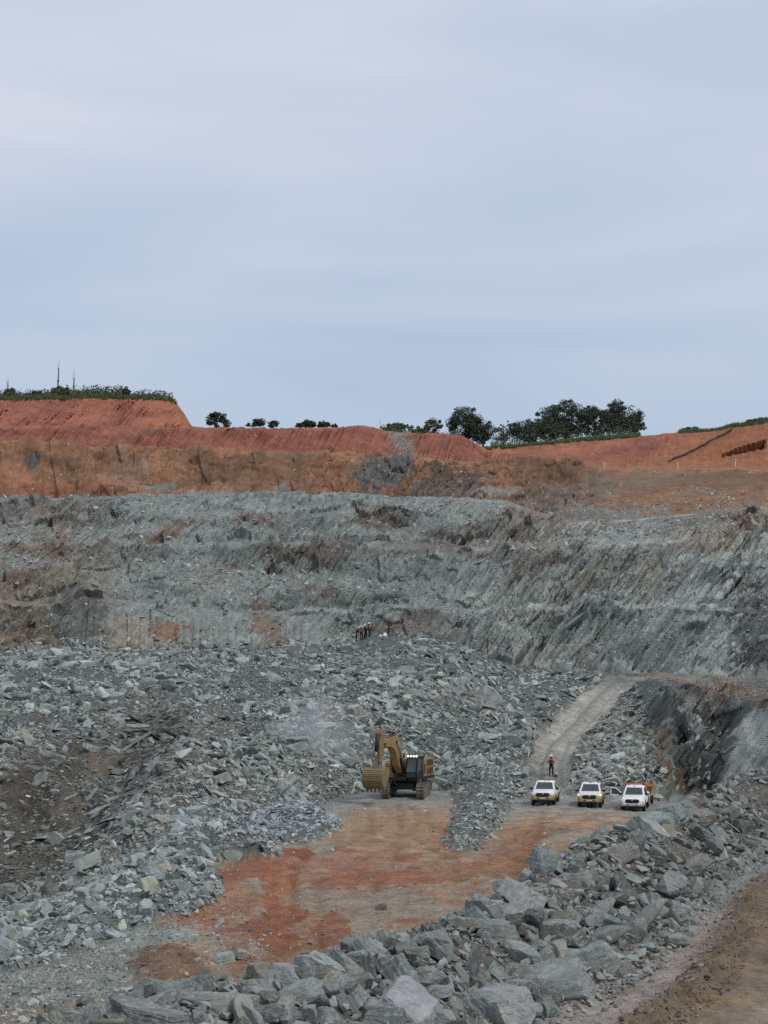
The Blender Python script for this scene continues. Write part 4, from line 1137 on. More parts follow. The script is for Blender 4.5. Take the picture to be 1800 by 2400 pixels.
# the brown scree patch and the fine dark gravel patch stay free of boulders
npx, npy = proj(NP[:-1, :-1])
patch = np.exp(-(((npx - 1110) / 75.) ** 2 + ((npy - 2245) / 55.) ** 2)) + np.exp(-(((npx - 1270) / 80.) ** 2 + ((npy - 2085) / 24.) ** 2))
pw = np.clip(1 - 1.5 * patch, 0.02, 1)
A0 = scatter_near(core, 620, 0.42, 1.15, 2.6, 401, pw, GREY * 0.80, 0.12, 0.5, 0.05, 0.2)
A1 = scatter_near(core, 3600, 0.2, 0.55, 1.7, 402, pw, GREY * 0.85, 0.15, 0.7, 0.02, 0.15)
A2 = scatter_near(keepm & inn & (ct > -1.6) & (ct < hwc * 1.1), 14000, 0.06, 0.32, 1.4, 403, None, GREY * 1.0, 0.2, 0.8, 0.0)
A3 = scatter_near(keepm & inn & (ct > hwc * 0.85) & (ct < nte[:-1, :-1] - 0.2), 6000, 0.03, 0.24, 1.7, 404, 0.5 + sstep(56, 70, cyn), GREY * 1.05, 0.25, 0.8, 0.05)
ball = cat(A0, A1)
qx, qy = proj(ball[0])
app = np.where((qx > 0) & (qx < 1800) & (qy < 2420), ball[5] / ball[0][:, 1], 0)
order = np.argsort(-app)
# the named boulders keep their own room
hx_ = np.array([(b[0], b[1], b[2], b[3]) for b in BIG], float)
clash = np.zeros(len(qx), bool)
for (bx_, by_, bw_, bh_) in hx_:
    clash |= (((qx - bx_) / (0.42 * bw_)) ** 2 + ((qy - by_) / (0.42 * bh_)) ** 2 < 1.0) & (ball[5] > 0.3)
# nothing sticks out above the berm's crest as the crest really runs
SIL = [(173, 2361), (325, 2301), (515, 2285), (672, 2258), (738, 2225), (787, 2166), (900, 2193), (987, 2166), (1090, 2128), (1182, 2079), (1252, 2020), (1350, 1973), (1407, 1943), (1508, 1911), (1600, 1875), (1700, 1830), (1800, 1785)]
topy = qy - 0.45 * ball[5] / ball[0][:, 1] * F
clash |= topy < np.interp(qx, [q[0] for q in SIL], [q[1] for q in SIL]) - 6
order = order[~clash[order]]
a_, b_ = order[:300], order[300:]
rr_ = np.random.default_rng(55)
rock_children('boulder', berm, ball[0][a_], ball[1][a_], ball[2][a_], ball[4][a_], BOULDER, rr_)
sub = tuple(v[b_] for v in ball)
rest = cat(sub, A2, A3)
scatter('rubble', rest[0], rest[1], rest[2], rest[3], rest[4], berm)
A4 = cat(scatter_near(keepm & inn & (ct > nte[:-1, :-1]), 4000, 0.015, 0.10, 1.8, 405, None, MUD * 1.4, 0.5, 0.8, 0.1), scatter_near(keepm & inn & (np.abs(ct - nte[:-1, :-1]) < 0.6), 6000, 0.03, 0.14, 1.6, 406, None, MUDD * 1.25, 0.6, 0.8, 0.1))
rocks(road, A4, 20, 'stone', BOULDER[:4], 21, 'gravel')
# free-lying rocks on the floor that one can point to
FREE = [(526, 2247, 62, 30, 3, 1.2, .1, 'pale flat boulder lying alone at the edge of the red floor'),
        (566, 2238, 44, 28, -8, 1.05, .4, 'tan-grey boulder touching the pale flat boulder by the red floor'),
        (655, 2002, 20, 16, 0, 1.1, .5, 'small tan stone at the corner of the red patch'),
        (468, 2118, 20, 20, 30, 1.35, 0, 'small upright pale stone at the foot of the long rock heap'),
        (130, 1968, 36, 34, -40, 1.15, 0, 'pale square plate lying on the dark brown slope'),
        (545, 2008, 44, 30, 5, 1.0, .1, 'smooth oval boulder at the edge of the red floor'),
        (432, 2082, 34, 30, -10, 1.15, 0, 'pale blocky boulder near the tip of the long rock heap'),
        (480, 2088, 36, 32, 40, 1.2, 0, 'long pale block leaning at the tip of the long rock heap'),
        (20, 2088, 46, 34, 10, .9, 0, 'rounded grey boulder at the end of the long rock heap'),
        (118, 2092, 48, 48, 20, .55, 0, 'dark lumpy boulder half buried in the long rock heap'),
        (205, 2022, 70, 36, 22, 1.25, 0, 'pale sloping slab on the crest of the long rock heap')]
for (x_, y_, w_, h_, lean, shade, rust, lab) in FREE:
    j = int(np.argmin(np.abs(xc - x_)))
    D_ = (CAMZ) * F / (y_ + h_ * .3 - 1440)
    qxj, qyj = proj(P[:, j])
    okr = (seg[:, j] < 5) & (seg[:, j] > 0.9)
    k = int(np.argmin(np.abs(qyj - (y_ + h_ * 0.3)) + 1e4 * (~okr)))
    D_ = P[k, j, 1]
    c_ = unproj(x_, y_, D_)
    L_, T_ = w_ * D_ / F, h_ * D_ / F
    si = int(hero_r.integers(0, 14))
    o = bpy.data.objects.new('boulder', BOULDER[si])
    o.scale = (L_ / BD[si][0], 0.8 * max(L_, T_) / BD[si][1], T_ / BD[si][2])
    o.rotation_euler = (R(hero_r.uniform(0, 20)), R(-lean), R(hero_r.uniform(-20, 20)))
    o.location = (c_[0], c_[1], max(c_[2], P[k, j, 2] + 0.25 * T_))
    o.color = (*(GREY * shade * (1 - rust * .6) + TAN * rust * .6), 1)
    col.objects.link(o)
    tag(o, lab, 'boulder')
# ------------------------------------------------------------------ plants on the rim
def plain(name, c, rough=0.6, spec=0.4, metal=0.0, noise=0.0, nscale=6.0, emit=0.0):
    m, nt, b = new_mat(name, rough, spec)
    b.inputs['Metallic'].default_value = metal
    b.inputs['Base Color'].default_value = (*c, 1)
    if noise:
        tc = N(nt, 'ShaderNodeTexCoord')
        n = noise_node(nt, tc.outputs['Object'], nscale, 5, 0.6)
        f = map_range(nt, n.outputs['Fac'], 0.3, 0.7, 1 - noise, 1 + noise)
        rgb = N(nt, 'ShaderNodeRGB'); rgb.outputs[0].default_value = (*c, 1)
        LK(nt, mul_col(nt, rgb.outputs[0], f), b.inputs['Base Color'])
    if emit:
        b.inputs['Emission Color'].default_value = (1.0, 0.93, 0.8, 1)
        b.inputs['Emission Strength'].default_value = emit
    return m
def leaf_mat(name, c):
    m, nt, b = new_mat(name, 0.6, 0.3)
    at = N(nt, 'ShaderNodeAttribute', attribute_name='shade')
    rgb = N(nt, 'ShaderNodeRGB'); rgb.outputs[0].default_value = (*c, 1)
    LK(nt, mul_col(nt, rgb.outputs[0], at.outputs['Color']), b.inputs['Base Color'])
    return m
M_LEAF = leaf_mat('dark_leaves', (0.045, 0.068, 0.040))
M_LEAF2 = leaf_mat('olive_leaves', (0.070, 0.095, 0.045))
M_GRASS = leaf_mat('rim_grass', (0.095, 0.125, 0.055))
M_BARK = plain('bark', (0.07, 0.055, 0.042), 0.9, 0.1, 0, 0.3)
PTOP = P[seg[:, 0] > 12.0]
def rim_z(x, y):
    f = PTOP.reshape(-1, 3)
    k = np.argmin((f[:, 0] - x) ** 2 + (f[:, 1] - y) ** 2)
    return float(f[k, 2])
def quads_cloud(name, centers, size, mat, r, parent=None, upright=False):
    """many small leaf-shaped faces"""
    n = len(centers)
    a = r.normal(size=(n, 3)); a /= np.linalg.norm(a, axis=1, keepdims=True)
    b = r.normal(size=(n, 3)); b -= a * np.sum(a * b, 1, keepdims=True); b /= np.linalg.norm(b, axis=1, keepdims=True)
    if upright:
        a = np.stack([r.normal(0, 0.35, n), r.normal(0, 0.35, n), np.ones(n)], -1); a /= np.linalg.norm(a, axis=1, keepdims=True)
        th = r.uniform(0, 6.28, n)
        b = np.stack([np.cos(th), np.sin(th), np.zeros(n)], -1)
    s = size * r.uniform(0.6, 1.3, n)[:, None]
    wd = 0.45 if not upright else 0.10
    if upright:
        v = np.stack([centers - b * s * wd, centers + b * s * wd, centers + a * s * 1.0 + b * s * 0.15], 1)
        nv = 3
    else:
        v = np.stack([centers - a * s * 0.5, centers + b * s * wd * 0.6, centers + a * s * 0.5, centers - b * s * wd * 0.6], 1)
        nv = 4
    me = bpy.data.meshes.new(name)
    me.vertices.add(n * nv); me.loops.add(n * nv); me.polygons.add(n)
    me.vertices.foreach_set('co', v.astype(np.float32).ravel())
    me.loops.foreach_set('vertex_index', np.arange(n * nv, dtype=np.int32))
    me.polygons.foreach_set('loop_start', np.arange(0, n * nv, nv, dtype=np.int32))
    me.update(calc_edges=True)
    at = me.color_attributes.new('shade', 'FLOAT_COLOR', 'POINT')
    g = np.repeat(np.exp(r.normal(0, 0.28, n)), nv)
    cc = np.ones((n * nv, 4), np.float32); cc[:, 0] = g * np.repeat(r.uniform(.85, 1.2, n), nv); cc[:, 1] = g; cc[:, 2] = g * 0.95
    at.data.foreach_set('color', cc.ravel())
    me.materials.append(mat)
    o = bpy.data.objects.new(name, me); col.objects.link(o)
    if parent is not None: o.parent = parent
    return o
def limb(bm, pts, rad, seg_n=6):
    rings = []
    for k, p in enumerate(pts):
        p = Vector(p)
        d_ = (Vector(pts[min(k + 1, len(pts) - 1)]) - Vector(pts[max(k - 1, 0)])).normalized()
        x_ = d_.orthogonal().normalized(); y_ = d_.cross(x_)
        rings.append([bm.verts.new(p + (x_ * math.cos(2 * math.pi * j / seg_n) + y_ * math.sin(2 * math.pi * j / seg_n)) * rad[k]) for j in range(seg_n)])
    for a, b in zip(rings[:-1], rings[1:]):
        for j in range(seg_n):
            bm.faces.new((a[j], a[(j + 1) % seg_n], b[(j + 1) % seg_n], b[j]))
    bm.faces.new(rings[0][::-1]); bm.faces.new(rings[-1])
def bm_obj(name, bm, mat, parent=None, smooth=False, bevel=0.0):
    me = bpy.data.meshes.new(name)
    bmesh.ops.recalc_face_normals(bm, faces=bm.faces)
    bm.to_mesh(me); bm.free()
    if smooth: me.polygons.foreach_set('use_smooth', np.ones(len(me.polygons), bool))
    if mat is not None: me.materials.append(mat)
    o = bpy.data.objects.new(name, me); col.objects.link(o)
    if parent is not None: o.parent = parent
    if bevel > 0:
        md = o.modifiers.new('bevel', 'BEVEL'); md.width = bevel; md.segments = 2; md.limit_method = 'ANGLE'
    return o
def tree(name, x_, ytop, w_, ybase, D_, label, group, seed, dense=1.0, mat=None, clump=0.16, flat=1.0, cat_='tree', leaf=0.34):
    """a tree whose crown spans w_ pixels and reaches ytop; built in metres where it stands"""
    r = np.random.default_rng(seed)
    Xw = (x_ - 900) / F * D_
    zb = rim_z(Xw, D_) - 0.1
    ztop = float(z_of(ytop, D_))
    zbase = float(z_of(ybase + (9 if cat_ == 'tree' else 3), D_))
    H = ztop - zb
    W = w_ / F * D_
    root = empty(name, (Xw, D_, zb))
    tag(root, label, cat_, group)
    crown_lo = max(zbase - zb, 0.08 * H)
    cz, ch = 0.5 * (crown_lo + H), 0.5 * (H - crown_lo)
    nc = int(42 * dense) + 8
    cl = []
    for k in range(nc):
        u = r.normal(size=3); u /= np.linalg.norm(u); u *= r.random() ** 0.25 * r.uniform(.85, 1.12)
        u[2] = u[2] * flat
        rad = clump * min(W, 2.2 * ch) * r.uniform(0.4, 1.25)
        p = np.array((u[0] * (W / 2 - rad * .6), u[1] * (W / 2 - rad) * 0.8, cz + u[2] * (ch - rad * .5)))
        # crown narrower towards its base
        tt = (p[2] - crown_lo) / max(H - crown_lo, .1)
        p[:2] *= 0.85 + 0.3 * math.sin(min(max(tt, 0), 1) * math.pi)
        cl.append((p, rad))
    bm = bmesh.new()
    limb(bm, [(0, 0, -0.3), (0.05 * H * .3, 0, crown_lo + .2 * ch), (0.02 * H, 0.02 * H, cz), (0, 0, H - 0.35 * ch)], [0.035 * H, 0.028 * H, 0.016 * H, 0.006 * H])
    for (p, rad) in cl[:16]:
        z0 = min(max(crown_lo * 0.7, p[2] * 0.45), p[2])
        mid = (p[0] * 0.45, p[1] * 0.45, z0 + (p[2] - z0) * 0.4)
        limb(bm, [(0.01 * H, 0, z0), mid, tuple(p)], [0.012 * H, 0.008 * H, 0.003 * H], 5)
    bm_obj('trunk', bm, M_BARK, root, True)
    pts = []
    for (p, rad) in cl:
        n = int(75 * min(dense, 1.5) * r.uniform(0.6, 1.3))
        u = r.normal(size=(n, 3)); u /= np.linalg.norm(u, axis=1, keepdims=True)
        pts.append(p + u * (rad * r.random(n) ** 0.4)[:, None] * np.array((1.15, 1.15, 0.85)))
    quads_cloud('crown', np.concatenate(pts), leaf, mat or M_LEAF, r, root)
    return root
GT = 'trees on the rim of the pit'
tree('tree', 506, 964, 50, 994, 440, 'small round dark tree standing alone behind the long red bench', GT, 601, 0.85)
tree('shrub', 530, 982, 22, 1000, 438, 'thin leaning shrub beside the lone round tree', GT, 602, 0.35, None, 0.2, 1, 'shrub')
tree('shrub', 592, 988, 34, 1000, 440, 'low sparse shrub, first of the three behind the red bench', GT, 603, 0.4, None, 0.18, .7, 'shrub')
tree('shrub', 607, 977, 26, 998, 440, 'tallest of the three thin shrubs behind the red bench', GT, 604, 0.5, None, 0.22, 1, 'shrub')
tree('shrub', 640, 983, 28, 1000, 440, 'thin shrub with a bare stem, last of the three behind the red bench', GT, 605, 0.45, None, 0.2, 1, 'shrub')
tree('shrub', 702, 990, 18, 1002, 440, 'tiny dark shrub next to the dense low bush on the rim', GT, 606, 0.4, None, 0.22, 1, 'shrub')
tree('bush', 722, 983, 34, 1002, 440, 'dense dark low bush on the rim, centre of the row', GT, 607, 0.9, None, 0.22, 1, 'bush')
tree('shrub', 757, 987, 34, 1002, 440, 'dark ragged shrub after the dense low bush', GT, 608, 0.6, None, 0.2, 1, 'shrub')
tree('shrub', 783, 993, 18, 1004, 440, 'smallest shrub at the end of the row on the rim', GT, 609, 0.35, None, 0.22, 1, 'shrub')
tree('tree', 932, 984, 64, 1012, 440, 'flat-topped olive tree behind the grey rock spill', GT, 610, 0.8, M_LEAF2, 0.13, .6)
tree('bush', 905, 1000, 34, 1016, 440, 'low olive bush beside the flat-topped tree', GT, 611, 0.5, M_LEAF2, 0.2, .7, 'bush')
tree('tree', 1016, 980, 44, 1012, 445, 'slender light tree between the flat-topped tree and the broad round one', GT, 612, 0.7, M_LEAF2, 0.16)
tree('bush', 985, 998, 40, 1022, 442, 'bushy scrub beside the slender light tree', GT, 613, 0.6, M_LEAF2, 0.2, .8, 'bush')
tree('tree', 1092, 952, 90, 1036, 448, 'broad round tree at the end of the red mound', GT, 614, 1.8, None, 0.14)
tree('tree', 1132, 980, 62, 1040, 446, 'shorter dark tree grown into the broad round tree', GT, 615, 1.1, None, 0.17)
tree('sapling', 1180, 982, 46, 1036, 448, 'thin see-through sapling in the gap between the tree groups', GT, 616, 0.45, None, 0.12)
tree('tree', 1240, 977, 102, 1034, 450, 'medium dark tree beside the large grove', GT, 617, 1.6, None, 0.14)
tree('tree', 1328, 936, 128, 1028, 452, 'tall dark tree with a ragged pointed top in the large grove', GT, 618, 2.4, None, 0.12)
tree('tree', 1395, 950, 146, 1028, 454, 'widest rounded dark tree in the middle of the large grove', GT, 619, 2.6, None, 0.12)
tree('tree', 1450, 937, 110, 1024, 452, 'tall tree with a tufted crown at the end of the large grove', GT, 620, 1.8, None, 0.12)
tree('tree', 1486, 972, 54, 1024, 450, 'low tree with drooping twigs at the outer edge of the grove', GT, 621, 0.9, None, 0.14)
tree('bush', 1290, 972, 84, 1034, 449, 'dark undergrowth bush filling the front of the grove', GT, 622, 1.2, None, 0.2, 1, 'bush')
tree('bush', 1622, 998, 46, 1014, 436, 'small bush with open twigs on the crest of the red wall', GT, 623, 0.5, None, 0.18, .7, 'bush')
tree('bush', 1775, 980, 50, 995, 424, 'green bush on the crest above the washed-out gap', GT, 624, 0.6, M_LEAF2, 0.22, .7, 'bush')
tree('bush', 1492, 1160, 12, 1170, 366, 'single small green bush on the brown slope', None, 625, 0.4, M_LEAF2, 0.3, .8, 'bush', 0.18)
tree('bush', 22, 906, 34, 930, 436, 'dark bush at the foot of the short mast', GT, 626, 0.6, M_LEAF2, 0.2, .8, 'bush')
tree('bush', 80, 914, 36, 934, 436, 'low dark bush between the masts', GT, 627, 0.8, M_LEAF2, 0.2, .8, 'bush')
tree('bush', 142, 905, 46, 934, 435, 'dense round bush at the foot of the tall mast', GT, 628, 1.2, M_LEAF2, 0.2, .9, 'bush')
tree('bush', 294, 908, 20, 926, 436, 'little tree sticking out of the hilltop scrub', GT, 629, 0.5, M_LEAF, 0.25, .8, 'bush')
def strip(name, x0, x1, s0, s1, n, size, mat, seed, lab, leafy=0.0):
    """growth standing on the ground along the rim"""
    r = np.random.default_rng(seed)
    c, nr, i, j = sample((cpx > x0) & (cpx < x1) & (cseg > s0) & (cseg < s1), n, r)
    if leafy:
        c[:, 2] += r.random(n) * leafy * np.clip(0.1 + 2.6 * (0.35 + fbm(c[:, 0] * 0.22, c[:, 1] * 0.2, 3, seed)), 0.05, 1.6)
    o = quads_cloud(name, c, size, mat, r, None, not leafy)
    tag(o, lab, 'scrub' if leafy else 'grass', None, 'stuff')
    return o
strip('scrub', -120, 405, 16.97, 17.35, 8500, 0.40, M_LEAF2, 641, 'green scrub covering the top of the red hill', 1.0)
strip('scrub', 120, 300, 17.0, 17.3, 3500, 0.42, M_LEAF2, 647, 'taller scrub beside the tall mast on the red hill', 1.5)
strip('grass', -120, 412, 16.9, 17.1, 5000, 0.7, M_GRASS, 642, 'grass hanging over the edge of the red hill')
strip('grass', 1140, 1500, 14.97, 16.0, 9000, 0.7, M_GRASS, 643, 'strip of tall grass below the rim trees')
strip('scrub', 1150, 1500, 15.6, 16.6, 5000, 0.4, M_LEAF, 648, 'dark undergrowth between the rim trees', 2.6)
strip('grass', 1590, 1900, 14.98, 15.9, 6000, 0.6, M_GRASS, 644, 'grass along the crest of the red wall')
strip('scrub', 1690, 1900, 14.99, 15.6, 2500, 0.36, M_LEAF2, 645, 'low scrub along the end of the red crest', 0.5)
strip('scrub', 890, 1060, 15.0, 16.4, 1800, 0.36, M_LEAF2, 646, 'low scrub behind the red mound', 0.8)

# masts on the hill
M_RUST = plain('rusty_pole', (0.16, 0.075, 0.06), 0.8, 0.3, 0, 0.3)
M_WHIP = plain('whip_steel', (0.16, 0.16, 0.17), 0.5)
def mast(x_, yb, yp, yt, lean, lab):
    D_ = 440
    Xw = (x_ - 900) / F * D_
    zb = rim_z(Xw, D_)
    root = empty('antenna_mast', (Xw, D_, zb)); tag(root, lab, 'mast', 'masts on the red hill')
    hp = float(z_of(yp, D_)) - zb; ht = float(z_of(yt, D_)) - zb
    bm = bmesh.new(); limb(bm, [(0, 0, -0.4), (lean * .5, 0, hp * 0.55), (lean, 0, hp)], [0.15, 0.13, 0.10], 8); bm_obj('pole', bm, M_RUST, root, True)
    bm = bmesh.new(); limb(bm, [(lean * .5 - .02, 0, hp * 0.52), (lean * .5 + .02, 0, hp * 0.58)], [0.2, 0.2], 8); bm_obj('clamp', bm, M_RUST, root, True)
    bm = bmesh.new(); limb(bm, [(lean, 0, hp - .1), (lean * 1.3, 0, ht)], [0.04, 0.03], 6); bm_obj('whip', bm, M_WHIP, root, True)
    bm = bmesh.new(); limb(bm, [(lean - 0.28, 0, hp - .4), (lean - .3, 0, hp + 0.7 * (ht - hp))], [0.025, 0.02], 6); limb(bm, [(lean - 0.3, 0, hp - .35), (lean, 0, hp - .35)], [0.025, 0.025], 6); bm_obj('side_whip', bm, M_WHIP, root, True)
mast(132, 912, 862, 843, 0.25, 'tallest mast with a whip antenna on the red hill')
mast(169, 912, 885, 866, 0.2, 'middle-height mast beside the tallest one on the red hill')
mast(15, 922, 896, 884, 0.05, 'short mast at the far end of the hilltop scrub')
# black pipe down the red wall
M_PIPE = plain('black_pipe', (0.02, 0.02, 0.022), 0.45)
bm = bmesh.new(); pp = []
for t in np.linspace(0, 1, 14):
    xx = 1568 + 148 * t + 10 * math.sin(t * 3.1) * 0.3; yy = 1083 - 74 * t ** 1.05
    j = int(np.argmin(np.abs(xc - xx)))
    qx_, qy_ = proj(P[:, j]); ok = (seg[:, j] > 13.3) & (seg[:, j] < 15.6)
    k = int(np.argmin(np.abs(qy_ - yy) + 1e4 * (~ok)))
    pp.append(tuple(P[k, j] + np.array((0, -0.35, 0.22))))
limb(bm, pp, [0.16] * len(pp), 8)
pipe = bm_obj('pipe', bm, M_PIPE, None, True)
tag(pipe, 'black pipe running diagonally down the red wall', 'pipe')
# survey stakes
M_STAKE = plain('stake_paint', (0.75, 0.62, 0.48), 0.7)
for (x_, yb, yt, lab) in [(1417, 1099, 1086, 'pale stake on the ochre bench, nearest the dark knoll'), (1590, 1100, 1087, 'pale stake on the ochre bench below the foot of the pipe'), (1725, 1095, 1083, 'pale stake on the ochre bench under the washed-out gap'), (1130, 1166, 1158, 'tiny pale stake at the foot of the ochre cut'), (1405, 1228, 1220, 'tiny pale stake where the grey rock meets the brown slope')]:
    j = int(np.argmin(np.abs(xc - x_)))
    qx_, qy_ = proj(P[:, j]); ok = (seg[:, j] > 10.5) & (seg[:, j] < 14.3)
    k = int(np.argmin(np.abs(qy_ - yb) + 1e4 * (~ok)))
    p_ = P[k, j]; D_ = p_[1]; h_ = (yb - yt) / F * D_ + .2
    bm = bmesh.new()
    bmesh.ops.create_cube(bm, size=1.0, matrix=Matrix.Translation((0, 0, h_ / 2 - .1)) @ Matrix.Diagonal((0.14, 0.10, h_, 1)))
    bmesh.ops.create_cone(bm, segments=4, radius1=0.10, radius2=0.0, depth=0.16, cap_ends=True, matrix=Matrix.Translation((0, 0, h_ - .02)) @ Matrix.Rotation(R(45), 4, 'Z'))
    o = bm_obj('survey_stake', bm, M_STAKE); o.location = p_
    tag(o, lab, 'stake', 'survey stakes')
# ------------------------------------------------------------------ machines and people
class MB:
    """collects shapes into one mesh"""
    def __init__(s): s.bm = bmesh.new()
    def box(s, c, d, rot=None):
        m = Matrix.Translation(c)
        if rot is not None: m = m @ Euler(rot).to_matrix().to_4x4()
        bmesh.ops.create_cube(s.bm, size=1.0, matrix=m @ Matrix.Diagonal((*d, 1)))
        return s
    def cyl(s, a, b, r1, r2=None, n=16):
        a, b = Vector(a), Vector(b); d = b - a
        m = Matrix.Translation((a + b) / 2) @ d.to_track_quat('Z', 'Y').to_matrix().to_4x4()
        bmesh.ops.create_cone(s.bm, cap_ends=True, segments=n, radius1=r1, radius2=r1 if r2 is None else r2, depth=d.length, matrix=m)
        return s
    def prism(s, pts, axis, lo, hi):
        """polygon extruded along an axis: pts are in the other two axes, in order"""
        def mk(p, q):
            return {'y': (p[0], q, p[1]), 'x': (q, p[0], p[1]), 'z': (p[0], p[1], q)}[axis]
        A = [s.bm.verts.new(mk(p, lo)) for p in pts]; B = [s.bm.verts.new(mk(p, hi)) for p in pts]
        n = len(pts)
        s.bm.faces.new(A[::-1]); s.bm.faces.new(B)
        for k in range(n): s.bm.faces.new((A[k], A[(k + 1) % n], B[(k + 1) % n], B[k]))
        return s
    def quad(s, pts):
        s.bm.faces.new([s.bm.verts.new(p) for p in pts]); return s
    def slabq(s, pts, th):
        """a thin plate over four corners"""
        p = [Vector(q) for q in pts]
        nn = (p[1] - p[0]).cross(p[3] - p[0]).normalized() * th
        A = [s.bm.verts.new(q) for q in p]; B = [s.bm.verts.new(q + nn) for q in p]
        k4 = len(p)
        s.bm.faces.new(A[::-1]); s.bm.faces.new(B)
        for k in range(k4): s.bm.faces.new((A[k], A[(k + 1) % k4], B[(k + 1) % k4], B[k]))
        return s
    def tube(s, pts, r, n=8):
        limb(s.bm, pts, [r] * len(pts) if not isinstance(r, (list, tuple)) else r, n); return s
    def loft(s, rings, close=True):
        R_ = [[s.bm.verts.new(p) for p in ring] for ring in rings]
        n = len(R_[0])
        for a, b in zip(R_[:-1], R_[1:]):
            for k in range(n): s.bm.faces.new((a[k], a[(k + 1) % n], b[(k + 1) % n], b[k]))
        if close:
            s.bm.faces.new(R_[0][::-1]); s.bm.faces.new(R_[-1])
        return s
    def build(s, name, mat, parent=None, smooth=False, bevel=0.0):
        return bm_obj(name, s.bm, mat, parent, smooth, bevel)

def dirty(name, c, dirt, amount=0.5, rough=0.5, zlo=None, zhi=None, metal=0.0):
    """paint with real dirt: patches, and mud thrown up from below"""
    m, nt, b = new_mat(name, rough, 0.4)
    b.inputs['Metallic'].default_value = metal
    tc = N(nt, 'ShaderNodeTexCoord')
    n = noise_node(nt, tc.outputs['Object'], 3.0, 6, 0.65)
    f = map_range(nt, n.outputs['Fac'], 0.42, 0.68, 0.0, amount)
    if zlo is not None:
        sp = N(nt, 'ShaderNodeSeparateXYZ'); LK(nt, tc.outputs['Object'], sp.inputs[0])
        ad = N(nt, 'ShaderNodeMath', operation='MULTIPLY_ADD', inp={1: 0.35}); LK(nt, n.outputs['Fac'], ad.inputs[0])
        sb = N(nt, 'ShaderNodeMath', operation='SUBTRACT', inp={1: 0.17}); LK(nt, sp.outputs['Z'], sb.inputs[0]); LK(nt, sb.outputs[0], ad.inputs[2])
        g = map_range(nt, ad.outputs[0], zlo, zhi, 0.95, 0.0)
        mx = N(nt, 'ShaderNodeMath', operation='MAXIMUM'); LK(nt, f, mx.inputs[0]); LK(nt, g, mx.inputs[1]); f = mx.outputs[0]
    cc = mix_col(nt, f, c, dirt)
    LK(nt, cc, b.inputs['Base Color'])
    LK(nt, map_range(nt, f, 0, 1, rough, 0.9), b.inputs['Roughness'])
    return m
M_CAT = dirty('machine_yellow', (0.34, 0.205, 0.065), (0.21, 0.16, 0.105), 0.85, 0.55)
M_CATD = dirty('worn_yellow', (0.25, 0.165, 0.065), (0.15, 0.115, 0.08), 0.8, 0.6)
M_BLK = plain('black_paint', (0.018, 0.018, 0.02), 0.5, 0.4, 0, 0.3)
M_STEEL = dirty('worn_steel', (0.16, 0.135, 0.11), (0.24, 0.17, 0.11), 0.7, 0.55)
M_TRACK = dirty('track_steel', (0.11, 0.095, 0.08), (0.30, 0.22, 0.145), 0.85, 0.7)
M_CHROME = plain('cylinder_rod', (0.28, 0.27, 0.26), 0.35, 0.5, 0.6)
M_GLASS = plain('dark_glass', (0.03, 0.04, 0.045), 0.04, 0.8)
M_CABG = plain('cab_glass', (0.07, 0.095, 0.10), 0.15, 0.6)
M_LAMP = plain('lit_lamp', (0.9, 0.88, 0.8), 0.3, 0.4, 0, 0, 6, 1.5)
M_LENS = plain('lamp_lens', (0.45, 0.47, 0.48), 0.15, 0.6)
M_GRIL = plain('grille_dark', (0.045, 0.025, 0.018), 0.7)
M_WHITEP = plain('white_print', (0.7, 0.7, 0.68), 0.6)

